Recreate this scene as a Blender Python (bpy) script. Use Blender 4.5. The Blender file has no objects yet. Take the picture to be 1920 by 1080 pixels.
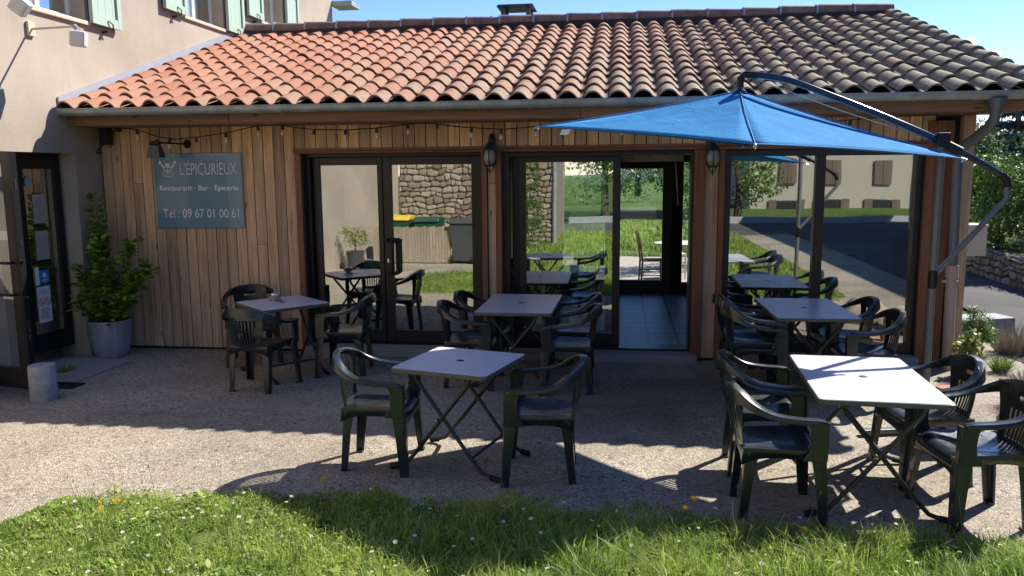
import bpy, math, random
import numpy as np
from mathutils import Vector, Matrix, noise
random.seed(7)
RNG = np.random.default_rng(11)
SC = bpy.context.scene
COL = SC.collection
R = math.radians

# ------------------------------------------------------------------ camera
cam_d = bpy.data.cameras.new('camera')
cam = bpy.data.objects.new('camera', cam_d)
COL.objects.link(cam)
yaw, pitch, roll = 0.1337103, 0.1432956, -0.0079713
fwd = Vector((-math.sin(yaw)*math.cos(pitch), math.cos(yaw)*math.cos(pitch), -math.sin(pitch)))
rgt = Vector((math.cos(yaw), math.sin(yaw), 0))
up = rgt.cross(fwd)
r2 = math.cos(roll)*rgt + math.sin(roll)*up
u2 = -math.sin(roll)*rgt + math.cos(roll)*up
m = Matrix((r2, u2, -fwd)).transposed().to_4x4()
m.translation = Vector((0, 0, 2.0))
cam.matrix_world = m
cam_d.sensor_width = 36
cam_d.lens = 28.5
cam_d.clip_start = 0.05
cam_d.clip_end = 3000
SC.camera = cam

# ------------------------------------------------------------------ world, sun, exposure
SUN_EL, SUN_AZ = 42.5, 45.0
w = bpy.data.worlds.new('World'); SC.world = w; w.use_nodes = True
nt = w.node_tree; nt.nodes.clear()
sky = nt.nodes.new('ShaderNodeTexSky'); sky.sky_type = 'NISHITA'; sky.sun_disc = False
sky.sun_elevation = R(SUN_EL); sky.sun_rotation = R(SUN_AZ)
sky.air_density = 1.0; sky.dust_density = 0.0; sky.ozone_density = 3.0; sky.altitude = 1200
bg = nt.nodes.new('ShaderNodeBackground'); bg.inputs[1].default_value = 0.102
wo = nt.nodes.new('ShaderNodeOutputWorld')
hs = nt.nodes.new('ShaderNodeHueSaturation'); hs.inputs['Saturation'].default_value = 1.2; tn = nt.nodes.new('ShaderNodeMix'); tn.data_type = 'RGBA'; tn.blend_type = 'MULTIPLY'; tn.inputs[0].default_value = 1; tn.inputs[7].default_value = (1.06, .955, 1.05, 1); nt.links.new(sky.outputs[0], tn.inputs[6]); nt.links.new(tn.outputs[2], hs.inputs['Color'])
# two wisps of cloud low over the right end of the roof
tc = nt.nodes.new('ShaderNodeTexCoord'); nz = nt.nodes.new('ShaderNodeTexNoise'); nz.inputs['Scale'].default_value = 60; nz.inputs['Detail'].default_value = 5
nt.links.new(tc.outputs['Generated'], nz.inputs['Vector'])
def wn(op, a, b=0.0, c=0.0):
    q = nt.nodes.new('ShaderNodeMath'); q.operation = op
    for i, v in enumerate((a, b, c)):
        if isinstance(v, (int, float)): q.inputs[i].default_value = v
        else: nt.links.new(v, q.inputs[i])
    return q.outputs[0]
last = hs.outputs[0]
for dv, sz, sq in (((0.35743,0.92539,0.12609), .0075, .8), ((0.37844,0.91827,0.1165), .0095, 2.6)):
    sb = nt.nodes.new('ShaderNodeVectorMath'); sb.operation = 'SUBTRACT'; sb.inputs[1].default_value = dv; nt.links.new(tc.outputs['Generated'], sb.inputs[0])
    ml = nt.nodes.new('ShaderNodeVectorMath'); ml.operation = 'MULTIPLY'; ml.inputs[1].default_value = (1, 1, sq); nt.links.new(sb.outputs[0], ml.inputs[0])
    ln = nt.nodes.new('ShaderNodeVectorMath'); ln.operation = 'LENGTH'; nt.links.new(ml.outputs[0], ln.inputs[0])
    fac = wn('SUBTRACT', wn('MULTIPLY', nz.outputs['Fac'], 2.0), wn('DIVIDE', ln.outputs['Value'], sz))
    fac = wn('MINIMUM', wn('MAXIMUM', fac, 0.0), .6)
    mx = nt.nodes.new('ShaderNodeMix'); mx.data_type = 'RGBA'; mx.inputs[7].default_value = (7.5, 8.0, 8.6, 1)
    nt.links.new(fac, mx.inputs[0]); nt.links.new(last, mx.inputs[6]); last = mx.outputs[2]
nt.links.new(last, bg.inputs[0]); nt.links.new(bg.outputs[0], wo.inputs[0])
sun_d = bpy.data.lights.new('sun', 'SUN'); sun_d.energy = 4.5; sun_d.angle = R(0.53); sun_d.color = (1.0, 0.95, 0.87)
sun = bpy.data.objects.new('sun', sun_d); COL.objects.link(sun)
sv = Vector((math.sin(R(SUN_AZ))*math.cos(R(SUN_EL)), math.cos(R(SUN_AZ))*math.cos(R(SUN_EL)), math.sin(R(SUN_EL))))
sun.rotation_euler = sv.to_track_quat('Z', 'Y').to_euler()
sun.location = (6, 20, 20)
SC.view_settings.view_transform = 'Standard'
SC.view_settings.look = 'None'
SC.view_settings.exposure = 1.05
SC.view_settings.gamma = 1.0
SC.cycles.max_bounces = 8
SC.cycles.transparent_max_bounces = 16

# ------------------------------------------------------------------ helpers
def tag(o, label=None, cat=None, group=None, kind=None):
    if label: o['label'] = label
    if cat: o['category'] = cat
    if group: o['group'] = group
    if kind: o['kind'] = kind
    return o
ORG = {}
def thing(name, label, cat, loc=(0, 0, 0), rz=0.0, group=None):
    o = bpy.data.objects.new(name, None); COL.objects.link(o)
    o.empty_display_size = 0.1
    o.location = loc; o.rotation_euler = (0, 0, rz)
    return tag(o, label, cat, group)
def copy_tree(o, parent=None):
    c = o.copy(); COL.objects.link(c); c.parent = parent
    for ch in list(o.children):
        copy_tree(ch, c)
    return c
def link_mesh(name, me, mats, parent=None, smooth=False, bevel=0, solid=0, auto=35, sub=0):
    for mt in (mats if isinstance(mats, (list, tuple)) else [mats]):
        me.materials.append(mt)
    if smooth:
        me.shade_smooth()
        if auto: me.set_sharp_from_angle(angle=R(auto))
    o = bpy.data.objects.new(name, me); COL.objects.link(o)
    if parent: o.parent = parent
    if solid:
        md = o.modifiers.new('solid', 'SOLIDIFY'); md.thickness = solid; md.offset = 0
    if sub:
        md = o.modifiers.new('sub', 'SUBSURF'); md.levels = sub; md.render_levels = sub
    if bevel:
        md = o.modifiers.new('bevel', 'BEVEL'); md.width = bevel; md.segments = 2; md.limit_method = 'ANGLE'; md.angle_limit = R(40)
    return o
class MB:
    def __init__(s): s.v = []; s.f = []; s.m = []; s.cur = 0
    def add(s, vs, fs):
        b = len(s.v); s.v += [tuple(p) for p in vs]
        for f in fs: s.f.append([b+i for i in f]); s.m.append(s.cur)
        return s
    def box(s, x0, y0, z0, x1, y1, z1):
        vs = [(x0,y0,z0),(x1,y0,z0),(x1,y1,z0),(x0,y1,z0),(x0,y0,z1),(x1,y0,z1),(x1,y1,z1),(x0,y1,z1)]
        return s.add(vs, [(0,3,2,1),(4,5,6,7),(0,1,5,4),(1,2,6,5),(2,3,7,6),(3,0,4,7)])
    def obox(s, c, size, M):
        hx, hy, hz = [q/2 for q in size]; c = Vector(c)
        vs = [c + M @ Vector(p) for p in ((-hx,-hy,-hz),(hx,-hy,-hz),(hx,hy,-hz),(-hx,hy,-hz),(-hx,-hy,hz),(hx,-hy,hz),(hx,hy,hz),(-hx,hy,hz))]
        return s.add(vs, [(0,3,2,1),(4,5,6,7),(0,1,5,4),(1,2,6,5),(2,3,7,6),(3,0,4,7)])
    def tube(s, pts, r, n=8, cap=True, flat=1.0):
        pts = [Vector(p) for p in pts]; k = len(pts)
        rs = r if isinstance(r, (list, tuple)) else [r]*k
        t0 = (pts[1]-pts[0]).normalized()
        ref = Vector((0,0,1)) if abs(t0.z) < .9 else Vector((1,0,0))
        nrm = t0.cross(ref).normalized(); vs = []
        for i in range(k):
            t = (pts[min(i+1,k-1)]-pts[max(i-1,0)]).normalized()
            nrm = (nrm - t*nrm.dot(t)).normalized(); bn = t.cross(nrm)
            for j in range(n):
                a = 2*math.pi*j/n
                vs.append(pts[i] + (nrm*math.cos(a) + bn*math.sin(a)*flat)*rs[i])
        fs = [(i*n+j, i*n+(j+1)%n, (i+1)*n+(j+1)%n, (i+1)*n+j) for i in range(k-1) for j in range(n)]
        if cap: fs += [tuple(range(n))[::-1], tuple((k-1)*n+j for j in range(n))]
        return s.add(vs, fs)
    def lathe(s, prof, c=(0,0,0), n=24, sx=1.0, sy=1.0):
        vs = [(c[0]+r*sx*math.cos(2*math.pi*j/n), c[1]+r*sy*math.sin(2*math.pi*j/n), c[2]+z) for r, z in prof for j in range(n)]
        fs = [(i*n+j, i*n+(j+1)%n, (i+1)*n+(j+1)%n, (i+1)*n+j) for i in range(len(prof)-1) for j in range(n)]
        return s.add(vs, fs)
    def prism(s, poly, a, b, axis='y'):
        def P(p, t): return {'y': (p[0], t, p[1]), 'x': (t, p[0], p[1]), 'z': (p[0], p[1], t)}[axis]
        n = len(poly)
        vs = [P(p, a) for p in poly] + [P(p, b) for p in poly]
        fs = [tuple(range(n)), tuple(range(2*n-1, n-1, -1))] + [(i, n+i, n+(i+1)%n, (i+1)%n) for i in range(n)]
        return s.add(vs, fs)
    def sphere(s, c, r, seg=12, rings=8, sz=1.0):
        prof = [(max(r*math.sin(math.pi*i/rings), 1e-4), -r*sz*math.cos(math.pi*i/rings)) for i in range(rings+1)]
        return s.lathe(prof, c, seg)
    def build(s, name, mats, parent=None, off=None, **kw):
        me = bpy.data.meshes.new(name)
        vs = s.v
        if off is not None: vs = [(a-off[0], b-off[1], c-off[2]) for a, b, c in vs]
        me.from_pydata(vs, [], s.f)
        if len(set(s.m)) > 1: me.polygons.foreach_set('material_index', s.m)
        me.update()
        import bmesh
        bm = bmesh.new(); bm.from_mesh(me); bmesh.ops.recalc_face_normals(bm, faces=bm.faces); bm.to_mesh(me); bm.free()
        return link_mesh(name, me, mats, parent, **kw)
def np_mesh(name, V, Fq, mats, parent=None, **kw):
    """V (n,3), Fq (m,k) arrays with a constant number of corners."""
    me = bpy.data.meshes.new(name)
    V = np.asarray(V, np.float32); Fq = np.asarray(Fq, np.int32); k = Fq.shape[1]
    me.vertices.add(len(V)); me.vertices.foreach_set('co', V.ravel())
    me.loops.add(Fq.size); me.loops.foreach_set('vertex_index', Fq.ravel())
    me.polygons.add(len(Fq)); me.polygons.foreach_set('loop_start', np.arange(0, Fq.size, k, dtype=np.int32))
    me.update(calc_edges=True); me.validate()
    return link_mesh(name, me, mats, parent, **kw)

# ------------------------------------------------------------------ materials
def mat(name, col=(.5,.5,.5), rough=.6, metal=0.0, spec=.5, coat=0.0):
    mt = bpy.data.materials.new(name); mt.use_nodes = True
    b = mt.node_tree.nodes['Principled BSDF']
    b.inputs['Base Color'].default_value = (*col, 1); b.inputs['Roughness'].default_value = rough
    b.inputs['Metallic'].default_value = metal; b.inputs['Specular IOR Level'].default_value = spec
    b.inputs['Coat Weight'].default_value = coat
    return mt
class N:
    """small node builder"""
    def __init__(s, mt): s.t = mt.node_tree; s.b = s.t.nodes['Principled BSDF']
    def n(s, typ, **kw):
        q = s.t.nodes.new('ShaderNode'+typ)
        for k, v in kw.items(): setattr(q, k, v)
        return q
    def l(s, a, b): s.t.links.new(a, b)
    def coords(s, scale=(1,1,1), kind='Object', rot=(0,0,0)):
        tc = s.n('TexCoord'); mp = s.n('Mapping'); mp.inputs['Scale'].default_value = scale; mp.inputs['Rotation'].default_value = rot
        s.l(tc.outputs[kind], mp.inputs[0]); return mp.outputs[0]
    def pos(s, scale=(1,1,1)):
        g = s.n('NewGeometry'); mp = s.n('Mapping'); mp.inputs['Scale'].default_value = scale
        s.l(g.outputs['Position'], mp.inputs[0]); return mp.outputs[0]
    def noise(s, vec, scale=5, detail=4, rough=.6, dist=0):
        q = s.n('TexNoise'); q.inputs['Scale'].default_value = scale; q.inputs['Detail'].default_value = detail
        q.inputs['Roughness'].default_value = rough; q.inputs['Distortion'].default_value = dist
        s.l(vec, q.inputs['Vector']); return q.outputs['Fac']
    def voro(s, vec, scale=5, feature='F1', out='Distance', rnd=1):
        q = s.n('TexVoronoi', feature=feature); q.inputs['Scale'].default_value = scale; q.inputs['Randomness'].default_value = rnd
        s.l(vec, q.inputs['Vector']); return q.outputs[out]
    def ramp(s, fac, stops, interp='LINEAR'):
        q = s.n('ValToRGB'); q.color_ramp.interpolation = interp
        el = q.color_ramp.elements
        while len(el) < len(stops): el.new(.5)
        for e, (p, c) in zip(el, stops):
            e.position = p; e.color = (*c, 1) if len(c) == 3 else c
        s.l(fac, q.inputs[0]); return q.outputs[0]
    def mix(s, fac, a, b, mode='MIX'):
        q = s.n('Mix', data_type='RGBA', blend_type=mode)
        for sock, v in ((q.inputs[0], fac), (q.inputs[6], a), (q.inputs[7], b)):
            if isinstance(v, (int, float)): sock.default_value = v
            elif isinstance(v, tuple): sock.default_value = (*v, 1)
            else: s.l(v, sock)
        return q.outputs[2]
    def math(s, op, a, b=0.0, c=0.0):
        q = s.n('Math', operation=op)
        for i, v in enumerate((a, b, c)):
            if isinstance(v, (int, float)): q.inputs[i].default_value = v
            else: s.l(v, q.inputs[i])
        return q.outputs[0]
    def rnd(s): return s.n('NewGeometry').outputs['Random Per Island']
    def col(s, c): s.l(c, s.b.inputs['Base Color'])
    def rough(s, c): s.l(c, s.b.inputs['Roughness'])
    def bump(s, h, strength=.5, dist=.01):
        q = s.n('Bump'); q.inputs['Strength'].default_value = strength; q.inputs['Distance'].default_value = dist
        s.l(h, q.inputs['Height']); s.l(q.outputs[0], s.b.inputs['Normal'])
M = {}
# exposed aggregate terrace
mt = M['terrace'] = mat('terrace_aggregate', rough=.85, spec=.3); k = N(mt); p = k.pos()
v1 = k.voro(p, 118, out='Color'); sep = k.n('SeparateColor'); k.l(v1, sep.inputs[0])
grit = k.ramp(sep.outputs[0], [(0,(.17,.145,.115)),(.30,(.33,.285,.22)),(.68,(.48,.42,.325)),(.92,(.64,.575,.46)),(1,(.82,.77,.68))])
v2 = k.voro(p, 34, out='Color'); sep2 = k.n('SeparateColor'); k.l(v2, sep2.inputs[0])
grit = k.mix(k.ramp(sep2.outputs[1], [(.80,(0,0,0)),(.83,(.8,.8,.8))], 'CONSTANT'), grit, k.ramp(sep2.outputs[0], [(0,(.10,.085,.07)),(.5,(.40,.34,.26)),(1,(.62,.56,.46))]))
big = k.noise(p, 1.1, 6, .65); fine = k.noise(p, 32, 3)
c = k.mix(k.ramp(big, [(.36,(0,0,0)),(.64,(.6,.6,.6))]), grit, (.30,.255,.195))
c = k.mix(.65, c, k.ramp(fine, [(.3,(.55,.55,.55)),(.7,(1.15,1.15,1.15))]), 'MULTIPLY')
c = k.mix(.8, c, k.ramp(k.noise(k.pos((1,1.6,1)), .55, 5, .6), [(.35,(.72,.70,.68)),(.6,(1.12,1.1,1.06))]), 'MULTIPLY')
st = k.noise(k.pos((1,1,1)), 3.2, 4, .7); c = k.mix(k.ramp(st, [(.60,(0,0,0)),(.72,(.5,.5,.5))]), c, (.09,.08,.065))
# soft darker patch of ground in front of the open doorway
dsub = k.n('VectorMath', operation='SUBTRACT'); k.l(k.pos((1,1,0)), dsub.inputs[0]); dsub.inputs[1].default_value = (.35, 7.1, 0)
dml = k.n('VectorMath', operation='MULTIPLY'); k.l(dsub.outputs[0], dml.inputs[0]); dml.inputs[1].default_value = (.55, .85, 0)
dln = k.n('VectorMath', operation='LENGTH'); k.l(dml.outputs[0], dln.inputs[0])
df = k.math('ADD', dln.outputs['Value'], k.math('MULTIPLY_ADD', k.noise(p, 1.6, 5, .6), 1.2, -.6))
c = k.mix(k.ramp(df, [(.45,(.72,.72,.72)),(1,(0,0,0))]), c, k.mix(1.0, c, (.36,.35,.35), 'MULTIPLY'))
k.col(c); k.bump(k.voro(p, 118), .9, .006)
# asphalt
mt = M['asphalt'] = mat('road_asphalt', rough=.9, spec=.25); k = N(mt); p = k.pos()
a = k.ramp(k.voro(p, 60, out='Distance'), [(0,(.13,.125,.12)),(.6,(.07,.068,.066))]); b = k.ramp(k.noise(p, .9, 4), [(.3,(.75,.75,.75)),(.7,(1.25,1.22,1.2))])
k.col(k.mix(1.0, a, b, 'MULTIPLY')); k.bump(k.noise(p, 70, 3), .5, .006)
# lawn soil
mt = M['soil'] = mat('lawn_soil', rough=.95, spec=.1); k = N(mt); p = k.pos()
k.col(k.ramp(k.noise(p, 14, 5), [(.3,(.05,.07,.018)),(.55,(.10,.14,.03)),(.75,(.17,.16,.07))])); k.bump(k.noise(p, 50, 4), .8, .02)
mt = M['meadow'] = mat('meadow', rough=.95, spec=.1); k = N(mt); p = k.pos()
k.col(k.ramp(k.noise(p, 3, 8, .75), [(.3,(.035,.065,.014)),(.5,(.08,.13,.028)),(.72,(.15,.2,.055))])); k.bump(k.noise(p, 30, 5), 1, .05)
M['hill'] = mat('wooded_hill', (.035,.06,.055), .95)
# grass blades
mt = M['grass'] = mat('grass_blades', rough=.5, spec=.3); k = N(mt); p = k.pos()
c1 = k.ramp(k.rnd(), [(0,(.06,.125,.022)),(.30,(.19,.34,.05)),(.72,(.37,.50,.095)),(.90,(.54,.58,.20)),(1,(.66,.58,.36))])
c2 = k.mix(k.ramp(k.noise(p, 2.2, 3), [(.38,(0,0,0)),(.66,(.65,.65,.65))]), c1, (.48,.54,.15))
c3 = k.ramp(k.noise(p, 1.3, 5, .7), [(.35,(1.1,1.1,1)),(.62,(.7,.78,.7))])
k.col(k.mix(1.0, c2, c3, 'MULTIPLY'))
k.b.inputs['Transmission Weight'].default_value = 0
def translucent(mt, amt=.35):
    k = N(mt); tr = k.n('BsdfTranslucent'); mx = k.n('MixShader'); mx.inputs[0].default_value = amt
    src = k.b.inputs['Base Color']
    if src.links: k.l(src.links[0].from_socket, tr.inputs[0])
    else: tr.inputs[0].default_value = src.default_value
    out = [n for n in k.t.nodes if n.type == 'OUTPUT_MATERIAL'][0]
    k.l(k.b.outputs[0], mx.inputs[1]); k.l(tr.outputs[0], mx.inputs[2]); k.l(mx.outputs[0], out.inputs[0])
translucent(M['grass'], .45)
def leafmat(name, stops, amt=.3, rough=.45):
    mt = M[name] = mat(name, rough=rough, spec=.4); k = N(mt)
    k.col(k.ramp(k.rnd(), stops)); translucent(mt, amt)
leafmat('laurel_leaf', [(0,(.06,.12,.018)),(.5,(.17,.29,.04)),(.85,(.33,.47,.07)),(1,(.48,.58,.13))], .35, .35)
leafmat('bush_leaf', [(0,(.022,.055,.014)),(.5,(.05,.10,.025)),(.85,(.10,.17,.04)),(1,(.2,.27,.07))])
leafmat('bright_leaf', [(0,(.06,.13,.02)),(.5,(.12,.22,.03)),(1,(.26,.36,.08))])
leafmat('yellow_leaf', [(0,(.12,.17,.03)),(.5,(.25,.30,.07)),(1,(.5,.52,.2))])
leafmat('spruce_needle', [(0,(.035,.06,.05)),(.6,(.075,.11,.095)),(1,(.15,.2,.18))], .1, .6)
leafmat('cypress_leaf', [(0,(.03,.07,.01)),(.6,(.06,.13,.02)),(1,(.1,.18,.03))], .2)
leafmat('dry_stem', [(0,(.16,.12,.08)),(.6,(.3,.24,.17)),(1,(.36,.3,.3))], .1, .7)
leafmat('petal_white', [(0,(.75,.75,.72)),(1,(.85,.84,.82))], .2)
leafmat('petal_yellow', [(0,(.75,.42,.01)),(1,(.85,.55,.02))], .2)
# bark
mt = M['bark'] = mat('bark', rough=.9, spec=.1); k = N(mt)
k.col(k.ramp(k.noise(k.pos((1,1,.3)), 20, 5), [(.3,(.05,.035,.025)),(.7,(.14,.11,.08))])); k.bump(k.noise(k.pos((1,1,.3)), 30, 4), .8, .02)
# wood cladding with grey weathering
def wood(name, light, dark, grey, gfac=.5, scale=1.0, vert=True, rough=.72, var=.35):
    mt = M[name] = mat(name, rough=rough, spec=.25); k = N(mt)
    sc = (28*scale, 28*scale, 1.3*scale) if vert else (1.3*scale, 28*scale, 28*scale)
    g = k.n('NewGeometry'); mp = k.n('Mapping'); mp.inputs['Scale'].default_value = sc
    off = k.n('CombineXYZ'); r = g.outputs['Random Per Island']
    k.l(k.math('MULTIPLY', r, 57.0), off.inputs[0]); k.l(k.math('MULTIPLY', r, 91.0), off.inputs[2])
    k.l(g.outputs['Position'], mp.inputs[0]); k.l(off.outputs[0], mp.inputs['Location'])
    gr = k.noise(mp.outputs[0], 1.0, 7, .68, .9)
    c = k.ramp(gr, [(.28, dark), (.55, tuple((a+b)/2 for a, b in zip(light, dark))), (.75, light)])
    bv = k.ramp(r, [(0,(1-var,)*3),(.5,(1,1,1)),(1,(1+var,1+var*.9,1+var*.75))])
    c = k.mix(1.0, c, bv, 'MULTIPLY')
    wn = k.noise(k.pos((3,3,.8)), 1.3, 5, .65)
    sx = k.n('SeparateXYZ'); k.l(g.outputs['Position'], sx.inputs[0])
    low = k.math('MULTIPLY_ADD', sx.outputs[2], -.28, .62)
    wf = k.math('MULTIPLY', k.math('ADD', wn, low), gfac)
    q = k.n('Clamp'); k.l(wf, q.inputs[0])
    c = k.mix(q.outputs[0], c, k.mix(.6, grey, k.ramp(gr, [(.3,(.5,.5,.5)),(.7,(1.2,1.2,1.2))]), 'MULTIPLY'))
    stv = k.n('Mapping'); stv.inputs['Scale'].default_value = (9,9,.55) if vert else (.55,9,9); k.l(g.outputs['Position'], stv.inputs[0]); k.l(off.outputs[0], stv.inputs['Location'])
    c = k.mix(.75, c, k.ramp(k.noise(stv.outputs[0], 1.6, 5, .7), [(.30,(.50,.46,.42)),(.46,(1.0,.98,.94)),(.75,(1.15,1.12,1.05))]), 'MULTIPLY')
    # knots
    kn = k.n('Mapping'); kn.inputs['Scale'].default_value = (9,9,2.4) if vert else (2.4,9,9); k.l(g.outputs['Position'], kn.inputs[0]); k.l(off.outputs[0], kn.inputs['Location'])
    kv = k.voro(kn.outputs[0], .9)
    c = k.mix(k.ramp(kv, [(.05,(.8,.8,.8)),(.11,(0,0,0))]), c, tuple(x*.35 for x in dark))
    k.col(c); k.bump(gr, .35, .004)
wood('clad_wood', (.90,.56,.29), (.34,.185,.09), (.62,.49,.36), .55, var=.42)
wood('trim_wood', (.42,.18,.08), (.18,.075,.04), (.22,.14,.09), .25, rough=.55)
wood('trim_wood_h', (.30,.12,.055), (.15,.06,.032), (.2,.12,.08), .2, vert=False, rough=.55)
wood('beam_wood', (.33,.19,.12), (.16,.09,.055), (.26,.2,.15), .25, vert=False)
wood('fence_wood', (.36,.28,.2), (.2,.15,.1), (.4,.35,.28), .6)
wood('table_wood', (.36,.2,.1), (.2,.1,.05), (.3,.2,.1), .1, vert=False, rough=.4)
wood('chair_wood', (.16,.12,.085), (.08,.06,.045), (.2,.17,.13), .3)
# plaster
mt = M['plaster'] = mat('house_plaster', rough=.9, spec=.15); k = N(mt); p = k.pos()
c = k.ramp(k.noise(p, .9, 6, .6), [(.3,(.345,.285,.22)),(.5,(.42,.35,.275)),(.7,(.49,.415,.33))])
c = k.mix(k.ramp(k.noise(p, 3.7, 6, .7), [(.6,(0,0,0)),(.8,(.4,.4,.4))]), c, (.29,.25,.205))
c = k.mix(k.ramp(k.noise(k.pos((2.2,2.2,.28)), 2.0, 6, .7), [(.56,(0,0,0)),(.75,(.38,.38,.38))]), c, (.55,.49,.41))
k.col(c); k.bump(k.noise(p, 60, 4), .5, .006)
mt = M['plaster_pale'] = mat('pale_plaster', (.40,.355,.28), .9, spec=.15)
# roof tiles
mt = M['tiles'] = mat('clay_tiles', rough=.8, spec=.25); k = N(mt); p = k.pos()
tile = k.ramp(k.rnd(), [(0,(.32,.135,.078)),(.35,(.35,.155,.092)),(.7,(.38,.175,.108)),(1,(.37,.195,.13))])
sx = k.n('SeparateXYZ'); k.l(p, sx.inputs[0])
grad = k.math('MULTIPLY_ADD', sx.outputs[0], .125, .62)
low = k.math('MULTIPLY_ADD', sx.outputs[1], -.06, .60)
mossn = k.noise(p, 4.5, 7, .72); tr = k.math('MULTIPLY_ADD', k.rnd(), .30, -.15)
ms = k.math('ADD', k.math('ADD', grad, low), k.math('ADD', tr, k.math('MULTIPLY_ADD', mossn, 1.1, -.62)))
lich = k.ramp(k.noise(p, 22, 5, .7), [(.3,(.12,.10,.066)),(.5,(.225,.195,.135)),(.7,(.36,.325,.235))])
c = k.mix(k.ramp(ms, [(.1,(0,0,0)),(.95,(.97,.97,.97))]), tile, lich)
c = k.mix(k.ramp(k.noise(p, 13, 3, .8), [(.63,(0,0,0)),(.72,(.7,.7,.7))]), c, (.075,.065,.05))
c = k.mix(k.ramp(k.noise(p, 17, 4, .8), [(.66,(0,0,0)),(.74,(.6,.6,.6))]), c, (.46,.44,.36))
c = k.mix(k.ramp(k.math('ADD', k.noise(k.pos((5,.8,1)), 2.0, 5, .7), k.math('MULTIPLY_ADD', sx.outputs[1], -.03, .27)), [(.55,(0,0,0)),(.8,(.5,.5,.5))]), c, (.20,.20,.125))
k.col(c); k.bump(k.noise(p, 45, 5, .7), .45, .008)
mt = M['ridge_clay'] = mat('ridge_clay', rough=.8); k = N(mt); k.col(k.ramp(k.noise(k.pos(), 7, 6, .75), [(.3,(.11,.09,.075)),(.5,(.23,.15,.12)),(.7,(.32,.21,.165))]))
M['underlay'] = mat('roof_underlay', (.05,.04,.035), .9)
# metals
mt = M['zinc'] = mat('zinc', (.30,.32,.31), .5, .45); k = N(mt); p = k.pos()
k.col(k.ramp(k.noise(p, 6, 6, .7), [(.3,(.26,.28,.27)),(.7,(.46,.48,.46))])); k.rough(k.ramp(k.noise(p, 9, 4), [(.3,(.4,.4,.4)),(.7,(.65,.65,.65))]))
M['dark_zinc'] = mat('dark_zinc', (.16,.17,.175), .5, .4)
M['flashing'] = mat('lead_flashing', (.42,.45,.5), .5, .5)
M['steel'] = mat('bright_steel', (.75,.75,.74), .22, 1.0)
M['alu_dark'] = mat('dark_bronze_aluminium', (.030,.024,.024), .35, .3)
M['alu_mid'] = mat('bronze_aluminium', (.034,.030,.026), .36, .3)
M['black'] = mat('black_metal', (.012,.012,.013), .4, .2)
M['umb_pole'] = mat('umbrella_pole_grey', (.16,.17,.17), .4, .35)
M['umb_arm'] = mat('umbrella_arm_dark', (.025,.033,.055), .16, .5, coat=.4)
M['rubber'] = mat('black_rubber', (.012,.012,.012), .7)
# chair resin
mt = M['resin'] = mat('dark_green_resin', (.008,.016,.019), .2, 0, .6, coat=.3); k = N(mt)
k.rough(k.ramp(k.noise(k.coords(), 9, 6, .7), [(.3,(.2,.2,.2)),(.7,(.46,.46,.46))]))
oi = k.n('ObjectInfo')
sc_ = k.ramp(k.noise(k.coords((1,1,3)), 30, 6, .8), [(.48,(.007,.013,.017)),(.75,(.034,.040,.040)),(.85,(.08,.085,.08))])
k.col(k.mix(k.math('MULTIPLY', oi.outputs['Random'], .35), sc_, (.022,.032,.036)))
# table laminate
mt = M['laminate'] = mat('speckled_laminate', rough=.32, spec=.5); k = N(mt); p = k.coords()
k.col(k.mix(k.ramp(k.noise(p, 5, 6, .7), [(.45,(0,0,0)),(.75,(.6,.6,.6))]), k.ramp(k.noise(p, 220, 2), [(.35,(.56,.56,.59)),(.65,(.72,.72,.76))]), (.52,.52,.53)))
mt = M['table_edge'] = mat('table_edge_resin', (.12,.12,.10), .4)
M['tube'] = mat('table_tube_grey', (.055,.055,.055), .35, .5)
# canopy fabric
mt = M['canopy'] = mat('blue_canvas', (.022,.19,.52), .85, spec=.15); k = N(mt)
k.col(k.ramp(k.noise(k.coords(), 4, 6, .7), [(.3,(.030,.22,.47)),(.7,(.048,.28,.57))])); k.bump(k.noise(k.coords((1,1,1)), 3.5, 6, .6, 1.2), .5, .035); translucent(mt, .2)
M['canvas_hem'] = mat('canvas_hem', (.032,.22,.47), .8)
# glass
def glass(name, refl, tint=(1,1,1), rough=0.0, wav=0.0):
    mt = M[name] = bpy.data.materials.new(name); mt.use_nodes = True; t = mt.node_tree; t.nodes.clear()
    g = t.nodes.new('ShaderNodeBsdfGlossy'); g.inputs['Roughness'].default_value = rough; g.inputs[0].default_value = (.97,1,.98,1)
    tr = t.nodes.new('ShaderNodeBsdfTransparent'); tr.inputs[0].default_value = (*tint, 1)
    mx = t.nodes.new('ShaderNodeMixShader'); out = t.nodes.new('ShaderNodeOutputMaterial')
    lw = t.nodes.new('ShaderNodeLayerWeight'); lw.inputs[0].default_value = .12
    ad = t.nodes.new('ShaderNodeMath'); ad.operation = 'MULTIPLY_ADD'; ad.inputs[1].default_value = 1-refl; ad.inputs[2].default_value = refl; ad.use_clamp = True
    t.links.new(lw.outputs['Fresnel'], ad.inputs[0]); t.links.new(ad.outputs[0], mx.inputs[0])
    t.links.new(tr.outputs[0], mx.inputs[1]); t.links.new(g.outputs[0], mx.inputs[2]); t.links.new(mx.outputs[0], out.inputs[0])
    if wav:
        n = t.nodes.new('ShaderNodeTexNoise'); n.inputs['Scale'].default_value = 1.2; n.inputs['Detail'].default_value = 1
        ge = t.nodes.new('ShaderNodeNewGeometry'); b = t.nodes.new('ShaderNodeBump'); b.inputs['Strength'].default_value = wav; b.inputs['Distance'].default_value = .01
        t.links.new(ge.outputs['Position'], n.inputs['Vector']); t.links.new(n.outputs[0], b.inputs['Height']); t.links.new(b.outputs[0], g.inputs['Normal'])
    mt.use_backface_culling = False
glass('reflective_glass', .46, (.82,.88,.84), wav=.12)
glass('inner_glass', .15, (.97,.98,.97), wav=.1)
glass('plain_glass', .10, (.92,.96,.94))
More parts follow.
